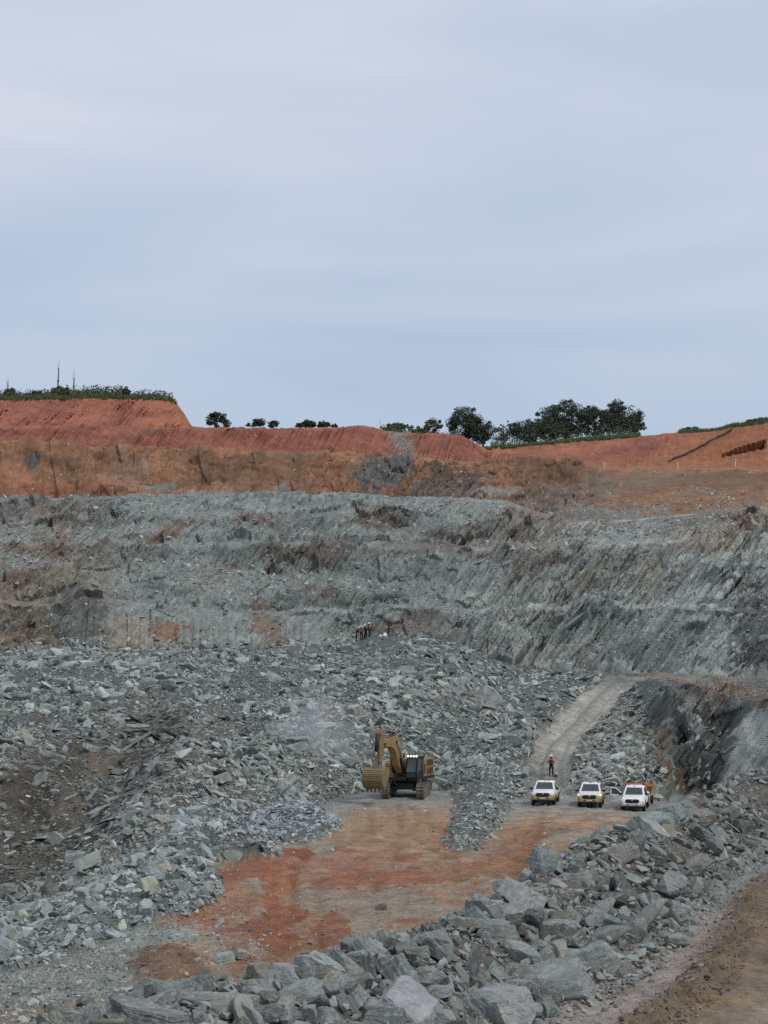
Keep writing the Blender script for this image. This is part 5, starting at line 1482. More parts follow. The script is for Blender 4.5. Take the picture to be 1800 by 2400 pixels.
def excavator(loc, house_yaw, track_yaw):
    root = empty('excavator', loc)
    tag(root, 'dusty yellow tracked excavator with lowered ribbed bucket in front of the rubble', 'excavator')
    HY = Matrix.Rotation(house_yaw, 4, 'Z'); TY = Matrix.Rotation(track_yaw, 4, 'Z')
    def P_(o, T): o.matrix_parent_inverse = Matrix.Identity(4); o.matrix_local = T; return o
    # --- undercarriage (x forward, y left)
    for s in (-1, 1):
        yc = s * 1.37
        prof = []
        L, h = 2.25, 1.12; r_ = h / 2
        for k in range(9):
            a = R(-90 + 180 * k / 8); prof.append((L + r_ * math.cos(a), r_ + r_ * math.sin(a)))
        for k in range(9):
            a = R(90 + 180 * k / 8); prof.append((-L + r_ * math.cos(a), r_ + r_ * math.sin(a)))
        core = [(p[0] * 0.985, 0.06 + (p[1] - 0.06) * 0.93) for p in prof]
        tr = MB().prism(core, 'y', yc - 0.24, yc + 0.24).build('track', M_TRACK, root)
        P_(tr, TY)
        # shoes as separate plates round the loop
        per = []
        for k in range(len(prof)):
            a, b = Vector((prof[k][0], 0, prof[k][1])), Vector((prof[(k + 1) % len(prof)][0], 0, prof[(k + 1) % len(prof)][1]))
            per.append((a, b))
        tot = sum((b - a).length for a, b in per); nshoe = 46
        ki, acc = 0, 0.0
        for q in range(nshoe):
            d_ = tot * q / nshoe
            while ki < len(per) - 1 and acc + (per[ki][1] - per[ki][0]).length < d_:
                acc += (per[ki][1] - per[ki][0]).length; ki += 1
            a, b = per[ki]; t = (d_ - acc) / max((b - a).length, 1e-6); c = a.lerp(b, t); dr = (b - a).normalized()
            ang = math.atan2(-dr.z, dr.x)
            sh_ = MB().box((0, 0, 0), (0.20, 0.62, 0.035)).box((-0.07, 0, -0.03), (0.03, 0.62, 0.05)).build('track_shoe', M_TRACK, tr)
            sh_.location = (c.x, yc, c.z); sh_.rotation_euler = (0, ang, 0)
        fr = MB().prism([(-2.0, .30), (2.0, .30), (2.2, .55), (2.0, .85), (-2.0, .85), (-2.2, .55)], 'y', yc - 0.30 * s - 0.04, yc - 0.30 * s + 0.04).build('track_frame', M_BLK, root); P_(fr, TY)
        for xw in (-2.25, 2.25):
            w = MB().cyl((xw, yc - .26, .56), (xw, yc + .26, .56), .43, None, 20).cyl((xw, yc - .31, .56), (xw, yc + .31, .56), .16, None, 12).build('idler_wheel', M_TRACK, root, False, 0.02); P_(w, TY)
    cb = MB().prism([(-1.1, -.7), (1.1, -.7), (1.1, .7), (-1.1, .7)], 'z', 0.62, 1.12)
    for s in (-1, 1):
        for xs in (-0.9, 0.9):
            cb.box((xs, s * 0.95, 0.68), (0.6, 0.7, 0.34))
    P_(cb.build('carbody', M_BLK, root, False, 0.03), TY)
    P_(MB().cyl((0, 0, 1.08), (0, 0, 1.36), 0.85, None, 28).build('slew_ring', M_BLK, root, True), TY)
    # --- house
    P_(MB().box((-0.75, 0, 1.46), (4.3, 2.85, 0.22)).prism([(1.3, 1.36), (1.75, 1.36), (1.75, 1.62), (1.3, 1.8)], 'y', -0.55, 0.55).build('deck', M_BLK, root, False, 0.02), HY)
    for s in (-1, 1):
        if s > 0:
            bd = MB().box((-1.35, 0.98, 2.28), (2.5, 0.92, 1.42))
        else:
            bd = MB().box((-0.95, -0.98, 2.2), (3.3, 0.92, 1.26))
        b_ = P_(bd.build('engine_cover', M_CAT, root, False, 0.05), HY)
        if s > 0:
            for xg in (-2.0, -1.15):
                for zg in (1.98, 2.62):
                    gp = MB().box((xg, 1.452, zg), (0.62, 0.03, 0.46)).build('grille', M_GRIL, b_)
                    for q in range(5):
                        ls = MB().box((xg, 1.472, zg - 0.18 + q * 0.09), (0.60, 0.012, 0.02)).build('grille_bar', M_CATD, b_)
            MB().box((-0.30, 1.452, 2.2), (0.26, 0.03, 0.8)).build('vent', M_GRIL, b_)
            MB().box((-1.57, 1.455, 2.28), (0.03, 0.02, 1.34)).build('door_gap', M_BLK, b_)
        else:
            MB().cyl((0.55, -1.0, 2.84), (0.55, -1.0, 3.05), .09).build('filler', M_BLK, b_)
    P_(MB().box((-0.9, 0, 2.30), (2.6, 1.06, 1.36)).build('hood', M_CATD, root, False, 0.06), HY)
    cw = [(-2.55, -1.42), (-2.55, 1.42), (-2.95, 1.25), (-3.25, 0.6), (-3.3, 0), (-3.25, -0.6), (-2.95, -1.25)]
    P_(MB().prism(cw, 'z', 1.34, 2.9).build('counterweight', M_CAT, root, False, 0.06), HY)
    P_(MB().cyl((-0.9, -0.5, 2.9), (-0.9, -0.5, 3.35), 0.08, 0.07).build('exhaust', M_BLK, root, True), HY)
    # hand rails on the roof
    rl = MB()
    for (xa, xb, yy) in ((-2.4, -0.2, 1.38), (-2.4, 0.6, -1.38)):
        rl.tube([(xa, yy, 3.0), (xa, yy, 3.34), (xb, yy, 3.34), (xb, yy, 2.95)], 0.022, 6).tube([((xa + xb) / 2, yy, 2.9), ((xa + xb) / 2, yy, 3.34)], 0.02, 6)
    P_(rl.build('hand_rail', M_BLK, root, True), HY)
    for (xa, ya) in ((-0.35, 1.2), (-0.9, 1.1)):
        P_(MB().box((xa, ya, 3.12), (0.2, 0.2, 0.22)).build('roof_box', M_BLK, root, False, 0.02), HY)
    # cab on the machine's left
    cabf = [(1.62, 1.56), (1.70, 2.0), (1.42, 3.1), (1.22, 3.22), (-0.05, 3.22), (-0.05, 1.56)]
    cabo = P_(MB().prism(cabf, 'y', 0.52, 1.44).build('cab', M_BLK, root, False, 0.04), HY)
    MB().slabq([(1.70, 0.60, 2.04), (1.70, 1.36, 2.04), (1.445, 1.34, 3.04), (1.445, 0.62, 3.04)], 0.012).build('windscreen', M_CABG, cabo)
    MB().slabq([(1.69, 0.62, 1.64), (1.69, 1.34, 1.64), (1.715, 1.34, 1.96), (1.715, 0.62, 1.96)], 0.012).build('lower_window', M_GLASS, cabo)
    MB().slabq([(1.50, 1.447, 2.1), (0.75, 1.447, 2.1), (0.75, 1.447, 3.05), (1.30, 1.447, 3.05)], 0.012).build('door_window', M_CABG, cabo)
    MB().slabq([(0.65, 1.447, 2.1), (0.08, 1.447, 2.1), (0.08, 1.447, 3.05), (0.65, 1.447, 3.05)], 0.012).build('side_window', M_GLASS, cabo)
    MB().slabq([(1.45, 0.513, 3.02), (1.45, 0.513, 2.1), (0.2, 0.513, 2.1), (0.2, 0.513, 3.05)], 0.012).build('inner_window', M_GLASS, cabo)
    MB().tube([(1.60, 1.50, 1.9), (1.45, 1.52, 2.6)], 0.02, 6).build('grab_bar', M_CATD, cabo)
    MB().box((0.6, 0.98, 3.25), (1.45, 0.98, 0.07)).build('cab_roof', M_CATD, cabo, False, 0.02)
    for q in range(4):
        lp = P_(MB().box((1.33, 0.62 + q * 0.235, 3.26), (0.10, 0.20, 0.20)).build('work_light', M_BLK, root), HY)
        MB().cyl((1.385, 0.62 + q * 0.235, 3.26), (1.41, 0.62 + q * 0.235, 3.26), 0.085, None, 14).build('lens', M_LAMP, lp)
    lp = P_(MB().box((0.92, -1.18, 2.0), (0.24, 0.34, 0.34)).build('front_light', M_CATD, root, False, 0.02), HY)
    MB().cyl((1.05, -1.18, 2.0), (1.09, -1.18, 2.0), 0.15, None, 16).build('lens', M_LAMP, lp)
    P_(MB().box((0.95, -1.0, 1.78), (0.5, 0.8, 0.5)).box((1.05, -1.1, 2.45), (0.5, 0.45, 0.5)).build('front_box', M_CAT, root, False, 0.04), HY)
    # --- boom, stick, bucket (in the plane y = -0.1)
    yb = -0.05
    boom_up = [(0.85, 2.1), (0.95, 2.45), (2.1, 4.55), (2.55, 5.12), (3.1, 5.32), (3.8, 5.22), (5.45, 4.98), (5.75, 4.72)]
    boom_lo = [(5.6, 4.42), (5.2, 4.32), (4.1, 4.22), (3.5, 4.05), (3.05, 3.62), (2.4, 2.6), (1.55, 1.95), (1.1, 1.85)]
    bo = P_(MB().prism(boom_up + boom_lo, 'y', yb - 0.28, yb + 0.28).build('boom', M_CAT, root, False, 0.03), HY)
    MB().cyl((5.58, yb - .36, 4.68), (5.58, yb + .36, 4.68), 0.16).build('boom_pin', M_STEEL, bo, True)
    MB().cyl((3.0, yb - .34, 4.62), (3.0, yb + .34, 4.62), 0.15).build('boom_pin', M_BLK, bo, True)
    MB().slabq([(4.05, yb + .283, 4.45), (4.28, yb + .283, 4.45), (4.28, yb + .283, 4.95), (4.05, yb + .283, 4.95)], 0.004).build('badge', M_BLK, bo)
    # an angular S-like emblem stroke on the badge, pale
    e = MB()
    for (xa, za, w, h_) in ((4.165, 4.86, .14, .035), (4.105, 4.79, .035, .12), (4.165, 4.70, .14, .035), (4.225, 4.62, .035, .12), (4.165, 4.54, .14, .035)):
        e.box((xa, yb + .291, za), (w, .006, h_))
    e.build('emblem', M_WHITEP, bo)
    hz_ = MB()
    for s in (-1, 1):
        hz_.tube([(1.2, yb + s * .2, 2.7), (2.3, yb + s * .2, 4.9), (3.1, yb + s * .2, 5.45), (5.2, yb + s * .2, 5.12)], 0.035, 6)
    hz_.build('hydraulic_hose', M_BLK, bo, True)
    for s in (-1, 1):
        y_ = yb + s * 0.42
        c_ = P_(MB().cyl((1.55, y_, 1.75), (2.25, y_, 3.15), 0.13).build('boom_cylinder', M_BLK, root, True), HY)
        MB().cyl((2.2, y_, 3.05), (3.0, y_, 4.62), 0.065).build('rod', M_CHROME, c_, True)
    c_ = P_(MB().cyl((2.75, yb, 5.62), (4.4, yb, 5.82), 0.13).build('stick_cylinder', M_BLK, root, True), HY)
    MB().cyl((4.35, yb, 5.86), (6.1, yb, 5.98), 0.07).build('rod', M_CHROME, c_, True)
    MB().prism([(2.55, 5.1), (2.95, 5.2), (2.85, 5.7), (2.65, 5.7)], 'y', yb - .16, yb + .16).build('bracket', M_CAT, c_)
    st_poly = [(5.95, 6.15), (6.25, 6.1), (6.45, 5.6), (6.62, 4.6), (6.55, 2.75), (6.3, 2.65), (6.12, 3.0), (5.62, 4.3), (5.45, 4.7), (5.6, 5.2)]
    sk = P_(MB().prism(st_poly, 'y', yb - 0.2, yb + 0.2).build('stick', M_CATD, root, False, 0.03), HY)
    for s in (-1, 1):
        MB().prism([(5.85, 6.32), (6.25, 6.28), (6.42, 5.9), (6.3, 5.5), (5.9, 5.6)], 'y', yb + s * .2 - .04, yb + s * .2 + .04).build('ear_plate', M_CAT, sk, False, 0.015)
    MB().cyl((6.15, yb - .26, 6.0), (6.15, yb + .26, 6.0), 0.11).build('stick_pin', M_STEEL, sk, True)
    c_ = P_(MB().cyl((6.62, yb, 5.75), (6.95, yb, 4.05), 0.15).build('bucket_cylinder', M_BLK, root, True), HY)
    MB().cyl((6.93, yb, 4.1), (7.05, yb, 3.3), 0.08).build('rod', M_CHROME, c_, True)
    for s in (-1, 1):
        lk = P_(MB().prism([(6.40, 3.05), (6.62, 3.1), (7.15, 3.45), (7.1, 3.2), (6.55, 2.9)], 'y', yb + s * .27 - .04, yb + s * .27 + .04).build('link', M_STEEL, root, False, 0.01), HY)
    P_(MB().prism([(6.95, 3.4), (7.15, 3.4), (7.3, 2.55), (7.05, 2.5)], 'y', yb - .2, yb + .2).build('link', M_STEEL, root, False, 0.01), HY)
    # bucket: curved shell whose ribbed back faces forward, mouth towards the machine
    W2 = 0.78
    shell_o = [(6.15, 2.62), (6.9, 2.72), (7.5, 2.55), (7.85, 2.1), (7.9, 1.55), (7.7, 1.0), (7.3, 0.68)]
    shell_i = [(7.22, 0.72), (7.58, 1.05), (7.76, 1.55), (7.72, 2.04), (7.42, 2.42), (6.9, 2.58), (6.15, 2.5)]
    bu = P_(MB().prism(shell_o + shell_i, 'y', yb - W2, yb + W2).build('bucket', M_STEEL, root, False, 0.015), HY)
    side = shell_o + [(6.95, 0.95), (6.45, 1.55), (6.1, 2.2)]
    for s in (-1, 1):
        MB().prism(side, 'y', yb + s * (W2 + .02) - .03, yb + s * (W2 + .02) + .03).build('side_plate', M_CATD, bu, False, 0.01)
    n_r = 11
    acc = [Vector((a[0], 0, a[1])) for a in shell_o[2:]]
    segs = [(a, b) for a, b in zip(acc[:-1], acc[1:])]; tot = sum((b - a).length for a, b in segs)
    for q in range(n_r):
        d_ = tot * (q + .5) / n_r
        for a, b in segs:
            l_ = (b - a).length
            if d_ <= l_: break
            d_ -= l_
        c = a.lerp(b, min(d_ / l_, 1)); dr = (b - a).normalized(); nn_ = Vector((-dr.z, 0, dr.x))
        nn_ = nn_ if nn_.x > 0 else -nn_
        c = c + nn_ * 0.02
        ws = MB().box((0, 0, 0), (0.10, 2 * W2 - .04, 0.05)).build('wear_strip', M_CATD, bu, False, 0.01)
        ws.location = (c.x, yb, c.z); ws.rotation_euler = (0, math.atan2(-dr.z, dr.x), 0)
    for q in range(5):
        y_ = yb - 0.64 + q * 0.32
        MB().prism([(7.36, 0.78), (7.22, 0.84), (7.02, 0.42), (7.0, 0.28), (7.12, 0.40)], 'y', y_ - .075, y_ + .075).build('tooth', M_STEEL, bu, False, 0.01)
    for s in (-1, 1):
        MB().prism([(6.3, 2.6), (6.75, 2.64), (7.2, 2.62), (6.9, 3.0), (6.6, 3.02), (6.35, 2.85)], 'y', yb + s * .25 - .04, yb + s * .25 + .04).build('hinge_plate', M_STEEL, bu, False, 0.01)
    # the working arm is folded lower and the bucket carried off the ground
    gz_ = lambda z: float(np.interp(z, [0.28, 2.72, 4.6, 6.35], [0.80, 2.72, 4.45, 5.65]))
    ARM = ('boom', 'stick', 'bucket', 'boom_cylinder', 'stick_cylinder', 'bucket_cylinder', 'link')
    for ch in list(root.children):
        if ch.name.split('.')[0] in ARM:
            for o2 in [ch] + list(ch.children):
                if o2.name.split('.')[0] == 'wear_strip':
                    o2.location.z = gz_(o2.location.z); continue
                for v_ in o2.data.vertices:
                    if ch.name.split('.')[0] != 'boom' or v_.co.z > 2.6:
                        v_.co.z = gz_(v_.co.z)
    return root
ex_y = 192.5
ex_x = (952 - 900) / F * ex_y
exc = excavator((ex_x, ex_y, 0.0), R(-90 - 19.5), R(-90 - 7))
exc.scale = (1.05, 1.05, 1.05)
exc.location.z = ground_z(ex_x, ex_y) - 0.02

# ------------------------------------------------------------------ pickups
M_TYRE = plain('tyre', (0.05, 0.04, 0.032), 0.9, 0.2, 0, 0.4)
M_RIM = plain('steel_rim', (0.22, 0.2, 0.17), 0.5, 0.4, 0.4, 0.3)
M_BLACKP = plain('black_plastic', (0.014, 0.014, 0.015), 0.55)
M_INT = plain('cab_interior', (0.05, 0.05, 0.055), 0.8)
M_REDL = plain('red_beacon', (0.45, 0.03, 0.03), 0.3)
M_ORAL = plain('orange_bar', (0.62, 0.13, 0.04), 0.45)
M_PLATE = plain('number_plate', (0.5, 0.5, 0.46), 0.6)
def paint_mat(name, zlo, zhi, amt):
    return dirty(name, (0.80, 0.81, 0.82), (0.42, 0.29, 0.12), amt, 0.35, zlo, zhi)
def pickup(name, loc, yaw, paint, label, lit=False, open_door=False, beacon='red'):
    root = empty(name, loc, yaw); tag(root, label, 'pickup', 'white pickups parked side by side')
    def ring(x, hw, zb, zt, crown=0.03, tuck=0.04):
        hp = [(0, zb), (hw * .9, zb), (hw - .01, zb + .10), (hw, zb + (zt - zb) * .5), (hw - tuck, zt - .10), (hw - tuck - .10, zt - .01), (hw * .45, zt + crown), (0, zt + crown * 1.2)]
        return [(x, y_, z_) for (y_, z_) in hp] + [(x, -y_, z_) for (y_, z_) in hp[::-1][1:-1]]
    st_ = [(2.66, .70, .58, .86), (2.60, .84, .46, .96), (2.48, .91, .42, 1.02), (2.0, .925, .42, 1.08), (1.15, .925, .42, 1.14), (0.5, .925, .40, 1.13), (-0.95, .925, .40, 1.12)]
    body = MB().loft([ring(*q) for q in st_]).build('body', paint, root, True)
    body.modifiers.new('edge', 'EDGE_SPLIT').split_angle = R(40)
    bed = MB().loft([ring(x, .92, .46, 1.10, 0.0, .02) for x in (-1.0, -1.6, -2.5, -2.62)]).build('bed', paint, root, True)
    bed.modifiers.new('edge', 'EDGE_SPLIT').split_angle = R(40)
    MB().box((-1.82, 0, 1.09), (1.45, 1.5, 0.05)).build('bed_floor', M_BLACKP, bed)
    def plan(x0, x1, hw, z, rf=.10):
        return [(x0, -hw + rf * 1.4, z), (x0 - rf * .5, -hw + .02, z), (x1 + rf, -hw, z), (x1, -hw + rf, z), (x1, hw - rf, z), (x1 + rf, hw, z), (x0 - rf * .5, hw - .02, z), (x0, hw - rf * 1.4, z)]
    cabp = MB().loft([plan(1.18, -1.02, .87, 1.11), plan(1.14, -1.01, .865, 1.16), plan(0.45, -0.88, .715, 1.68), plan(0.36, -0.84, .69, 1.735), plan(0.18, -0.72, .58, 1.775)]).build('cab', paint, root, True)
    cabp.modifiers.new('edge', 'EDGE_SPLIT').split_angle = R(35)
    ws = MB().slabq([(1.115, -.69, 1.19), (1.115, .69, 1.19), (0.475, .565, 1.665), (0.475, -.565, 1.665)], 0.012).build('windscreen', M_GLASS, cabp)
    for s in (-1, 1):
        side_n = lambda x, z: (x, s * (0.868 - (z - 1.16) * (0.15 / 0.52) + 0.004), z)
        for (xa, xb, ta, tb, nm) in ((0.98, 0.20, 0.40, 0.16, 'front_window'), (0.12, -0.62, 0.10, -0.60, 'rear_window')):
            q = [side_n(xa, 1.18), side_n(xb, 1.18), side_n(tb, 1.63), side_n(ta, 1.63)]
            MB().slabq(q if s < 0 else q[::-1], 0.008).build(nm, M_GLASS, cabp)
        MB().box((0.98, s * 1.02, 1.22), (0.13, 0.24, 0.17)).box((0.98, s * 0.90, 1.18), (0.05, 0.10, 0.05)).build('mirror', M_BLACKP, root, False, 0.03)
        for (xh, ) in ((0.16,), (-0.72,)):
            MB().box((xh, s * 0.918, 1.0), (0.18, 0.03, 0.035)).build('door_handle', M_BLACKP, root)
        for xw in (1.56, -1.525):
            ar = MB().cyl((xw, s * .76, .40), (xw, s * .933, .40), .46, None, 24).build('wheel_arch', M_BLACKP, root)
            w = MB().cyl((xw, s * .66, .385), (xw, s * .925, .385), .385, None, 28).build('wheel', M_TYRE, root, False, 0.04)
            MB().cyl((xw, s * .90, .385), (xw, s * .938, .385), .22, .20, 18).build('rim', M_RIM, w)
            w2 = MB().cyl((xw, s * .93, .385), (xw, s * .945, .385), .06, None, 10).build('hub', M_BLACKP, w)
        # headlight wraps the corner
        hl = MB().slabq([(2.545, s * .52, .92), (2.42, s * .895, .92), (2.30, s * .885, 1.04), (2.50, s * .56, 1.00)][::-s], 0.05).build('headlight', M_LAMP if lit else M_LENS, root)
        MB().prism([(2.40, .56), (2.615, .56), (2.60, .84), (2.46, .84)], 'y', s * .80 - .055, s * .80 + .055).build('fog_recess', M_BLACKP, root, False, 0.01)
    # six-sided grille with bars and an oval emblem
    gr = [(-.56, .84), (-.46, .98), (.46, .98), (.56, .84), (.44, .68), (-.44, .68)]
    g_ = MB().prism(gr, 'x', 2.58, 2.685).build('grille', M_BLACKP, root, False, 0.012)
    for q in range(3):
        MB().box((2.692, 0, .75 + q * .07), (.012, .9 - .05 * abs(q - 1), .016)).build('grille_bar', M_INT, g_)
    em = MB(); em.cyl((2.685, 0, .90), (2.705, 0, .90), .085, None, 20)
    eo = em.build('emblem', M_CHROME, g_, True); eo.scale = (1, 1.0, 1)
    bp = MB().loft([[(2.70, y_, .50), (2.70, y_, .64), (2.5, y_, .66), (2.5, y_, .44)] for y_ in (-.62, .62)]).build('bumper', paint, root, False, 0.02)
    MB().box((2.70, 0, .575), (.02, .9, .06)).build('lower_intake', M_BLACKP, bp)
    MB().box((2.715, 0, .575), (.012, .46, .10)).build('number_plate', M_PLATE, bp)
    MB().box((2.45, 0, .40), (.25, 1.1, .10)).box((0.2, 0, .42), (4.6, 0.8, .14)).build('skid_plate', M_BLACKP, root)
    MB().cyl((1.56, -.7, .385), (1.56, .7, .385), .05).cyl((-1.525, -.7, .385), (-1.525, .7, .385), .06).build('axle', M_BLACKP, root)
    MB().cyl((0.30, 0.0, 1.77), (0.28, 0.0, 1.83), .02).cyl((0.30, 0, 1.765), (0.30, 0, 1.79), .05).build('roof_aerial', M_BLACKP, root)
    if beacon == 'red':
        b_ = MB().cyl((-0.15, 0.22, 1.77), (-0.15, 0.22, 1.89), .085, .075).build('beacon', M_REDL, root, True)
        MB().cyl((-0.15, 0.22, 1.76), (-0.15, 0.22, 1.785), .10).build('beacon_base', M_BLACKP, b_)
        MB().tube([(-0.9, -.7, 1.70), (-0.9, -.7, 1.80), (-0.9, .7, 1.80), (-0.9, .7, 1.70)], .025, 6).build('roll_bar', M_BLACKP, root, True)
    elif beacon == 'low':
        MB().box((-0.3, 0.05, 1.80), (.12, .5, .05)).build('light_bar', M_REDL, root, False, 0.02)
        MB().box((0.22, 0.58, 1.77), (.12, .10, .10)).build('roof_lamp', M_BLACKP, root, False, 0.01)
    else:
        rk_ = MB().box((-1.05, 0, 1.80), (.10, 1.9, .12)).build('light_bar', M_ORAL, root, False, 0.02)
        MB().tube([(-1.05, -.8, .9), (-1.05, -.8, 1.8)], .03, 6).tube([(-1.05, .8, .9), (-1.05, .8, 1.8)], .03, 6).build('rack_post', M_ORAL, root, True)
        MB().box((-0.6, 0.62, 1.83), (.16, .14, .16)).build('roof_lamp', M_BLACKP, root, False, 0.02)
        MB().box((-0.6, -0.5, 1.80), (.10, .10, .08)).build('roof_lamp', M_BLACKP, root, False, 0.02)
    if open_door:
        # the driver's door swung forward on its front hinge
        sd_ = -1
        out = [(0, 0.46), (0, 1.16), (-0.02, 1.2), (-0.30, 1.52), (-0.55, 1.66), (-0.86, 1.70), (-0.98, 1.68), (-1.0, 1.14), (-1.0, 0.46)]
        hole = [(-0.14, 1.18), (-0.36, 1.48), (-0.58, 1.60), (-0.88, 1.63), (-0.90, 1.18)]
        d_ = MB().prism([(0, .46), (0, 1.15), (-1.0, 1.15), (-1.0, .46)], 'y', -.05, .03)
        for a, b in (((0, 1.15), (-.30, 1.50)), ((-.30, 1.50), (-.58, 1.64)), ((-.58, 1.64), (-.94, 1.66)), ((-.95, 1.66), (-.97, 1.13))):
            d_.tube([(a[0], 0, a[1]), (b[0], 0, b[1])], .04, 8)
        do = d_.build('door', paint, root, False, 0.012)
        do.location = (1.0, -0.90, 0.0); do.rotation_euler = (0, 0, R(72))
        MB().prism(hole, 'y', -.006, .006).build('window', M_CABG, do)
        MB().box((-.86, -.065, 1.02), (.18, .03, .035)).build('handle', M_BLACKP, do)
        MB().box((-.12, -.12, 1.22), (.13, .16, .17)).build('mirror', M_BLACKP, do, False, .03)
        MB().box((-.5, .035, .8), (.85, .02, .6)).build('trim_panel', M_INT, do)
        cu = bpy.data.curves.new('lettering', 'FONT'); cu.body = 'C.S'; cu.size = .22; cu.extrude = .003
        to = bpy.data.objects.new('lettering', cu); col.objects.link(to)
        me = bpy.data.meshes.new_from_object(to); bpy.data.objects.remove(to)
        me.materials.clear(); me.materials.append(M_BLK)
        lt = bpy.data.objects.new('lettering', me); col.objects.link(lt); lt.parent = do
        lt.location = (-.95, -.056, .76); lt.rotation_euler = (R(90), 0, 0)
    return root
PT1 = paint_mat('muddy_white_paint', 0.70, 1.05, 0.5)
PT2 = paint_mat('very_muddy_white_paint', 0.84, 1.16, 0.5)
PT3 = paint_mat('dusty_white_paint', 0.42, 0.66, 0.35)
def park(x_, D_):
    X_ = (x_ - 900) / F * D_
    return (X_, D_, max(ground_z(X_ + dx, D_ + dy) for dx in (-.7, .7) for dy in (-.5, 1.5)) - 0.0)
CARP = {}
def front_at(x_, D_, yaw):
    """place so that the front axle stands at pixel column x_ and distance D_"""
    X_ = (x_ - 900) / F * D_
    f = Vector((math.cos(yaw), math.sin(yaw)))
    cx_, cy_ = X_ - f.x * 1.9, D_ - f.y * 1.9
    zf = ground_z(X_, D_); zr = ground_z(cx_ - f.x * 1.5, cy_ - f.y * 1.5)
    pitch = -math.atan2(zf - zr, 3.4)
    return (cx_, cy_, (zf + zr) / 2 + 0.01), pitch
for (nm, x_, D_, yw, pt, lab, kw) in [
    ('pickup_truck', 1272, 181.0, -90 - 9, PT1, 'white pickup with mud-yellow bumper and red roof beacon, nearest the ramp mouth', dict(beacon='red')),
    ('pickup_truck', 1380, 179.6, -90 - 8, PT2, 'muddiest white pickup with lit headlights, between the other two', dict(lit=True, beacon='low')),
    ('pickup_truck', 1481, 178.4, -90 - 11, PT3, 'cleanest white pickup with its driver door standing open', dict(open_door=True, beacon='bar'))]:
    loc_, pit_ = front_at(x_, D_, R(yw))
    o = pickup(nm, loc_, R(yw), pt, lab, **kw)
    o.rotation_mode = 'ZYX' if False else 'XYZ'
    o.rotation_euler = (0, pit_, R(yw))

# orange skip trailer half hidden behind the third pickup
M_ORA = dirty('orange_paint', (0.34, 0.14, 0.03), (0.2, 0.13, 0.08), 0.7, 0.6)
tX, tY = (1500 - 900) / F * 185.0, 185.0
tr_ = empty('orange_skip', (tX, tY, ground_z(tX, tY)), R(-100)); tag(tr_, 'orange steel skip trailer mostly hidden behind the pickup with the open door', 'trailer')
MB().loft([[(1.1, -.75, .75), (1.1, .75, .75), (-1.0, .75, .75), (-1.0, -.75, .75)], [(1.35, -.95, 1.45), (1.35, .95, 1.45), (-1.2, .95, 1.45), (-1.2, -.95, 1.45)]]).build('tub', M_ORA, tr_, False, .02)
MB().box((1.36, 0, 1.5), (.1, 2.0, .12)).box((-1.2, 0, 1.5), (.1, 2.0, .12)).box((0.07, .97, 1.5), (2.6, .08, .12)).box((0.07, -.97, 1.5), (2.6, .08, .12)).build('rim_rail', M_ORA, tr_)
MB().box((0, 0, .64), (2.6, .7, .16)).box((1.7, 0, .6), (1.0, .12, .12)).build('chassis', M_BLK, tr_)
for s in (-1, 1):
    w = MB().cyl((-.1, s * .72, .34), (-.1, s * .95, .34), .34, None, 20).build('wheel', M_TYRE, tr_, False, .03)
    MB().cyl((-.1, s * .93, .34), (-.1, s * .965, .34), .18, None, 14).build('rim', M_RIM, w)

# traffic cones: red with a white sleeve
M_CONER = plain('cone_red', (0.55, 0.07, 0.04), 0.6); M_CONEW = plain('cone_white', (0.75, 0.75, 0.72), 0.5)
def cone(x_, yb, lab, lean=0.0, h=0.5):
    j = int(np.argmin(np.abs(xc - x_)))
    qx_, qy_ = proj(P[:, j]); ok = (seg[:, j] > 1.0) & (seg[:, j] < 5)
    k = int(np.argmin(np.abs(qy_ - yb) + 1e4 * (~ok)))
    root = empty('traffic_cone', tuple(P[k, j] + np.array((0, 0, .12)))); root.rotation_euler = (R(5), R(lean), 0)
    tag(root, lab, 'cone', 'red and white cones')
    MB().box((0, 0, .02), (.36, .36, .04)).build('foot', M_BLK, root)
    MB().cyl((0, 0, .04), (0, 0, h), .14, .03, 16).build('cone_body', M_CONER, root, True)
    MB().cyl((0, 0, h * .45), (0, 0, h * .68), .112, .082, 16).build('sleeve', M_CONEW, root, True)
cone(1300, 1823, 'red and white cone at the feet of the person on the ramp')
cone(1392, 1822, 'red and white cone among the rubble above the muddiest pickup', 8)
cone(1532, 1850, 'red and white cone tipped over in the rubble beside the orange skip', 60)

# ------------------------------------------------------------------ people
M_SKIN = plain('skin', (0.10, 0.055, 0.038), 0.6)
M_HELM = plain('white_helmet', (0.80, 0.80, 0.78), 0.35)
M_BOOT = plain('boot', (0.02, 0.018, 0.016), 0.7)
M_HAIR = plain('hair', (0.012, 0.010, 0.010), 0.8)
def cloth(name, c, bands=(), band_c=(0.6, 0.6, 0.55)):
    m, nt, b = new_mat(name, 0.9, 0.15)
    tc = N(nt, 'ShaderNodeTexCoord')
    n = noise_node(nt, tc.outputs['Object'], 7.0, 4, 0.6)
    rgb = N(nt, 'ShaderNodeRGB'); rgb.outputs[0].default_value = (*c, 1)
    cc = mul_col(nt, rgb.outputs[0], map_range(nt, n.outputs['Fac'], 0.3, 0.7, 0.7, 1.3))
    if bands:
        sp = N(nt, 'ShaderNodeSeparateXYZ'); LK(nt, tc.outputs['Object'], sp.inputs[0])
        for zb_ in bands:
            cm = N(nt, 'ShaderNodeMath', operation='COMPARE', inp={1: zb_, 2: 0.03}); LK(nt, sp.outputs['Z'], cm.inputs[0])
            cc = mix_col(nt, cm.outputs[0], cc, band_c)
    LK(nt, cc, b.inputs['Base Color'])
    return m
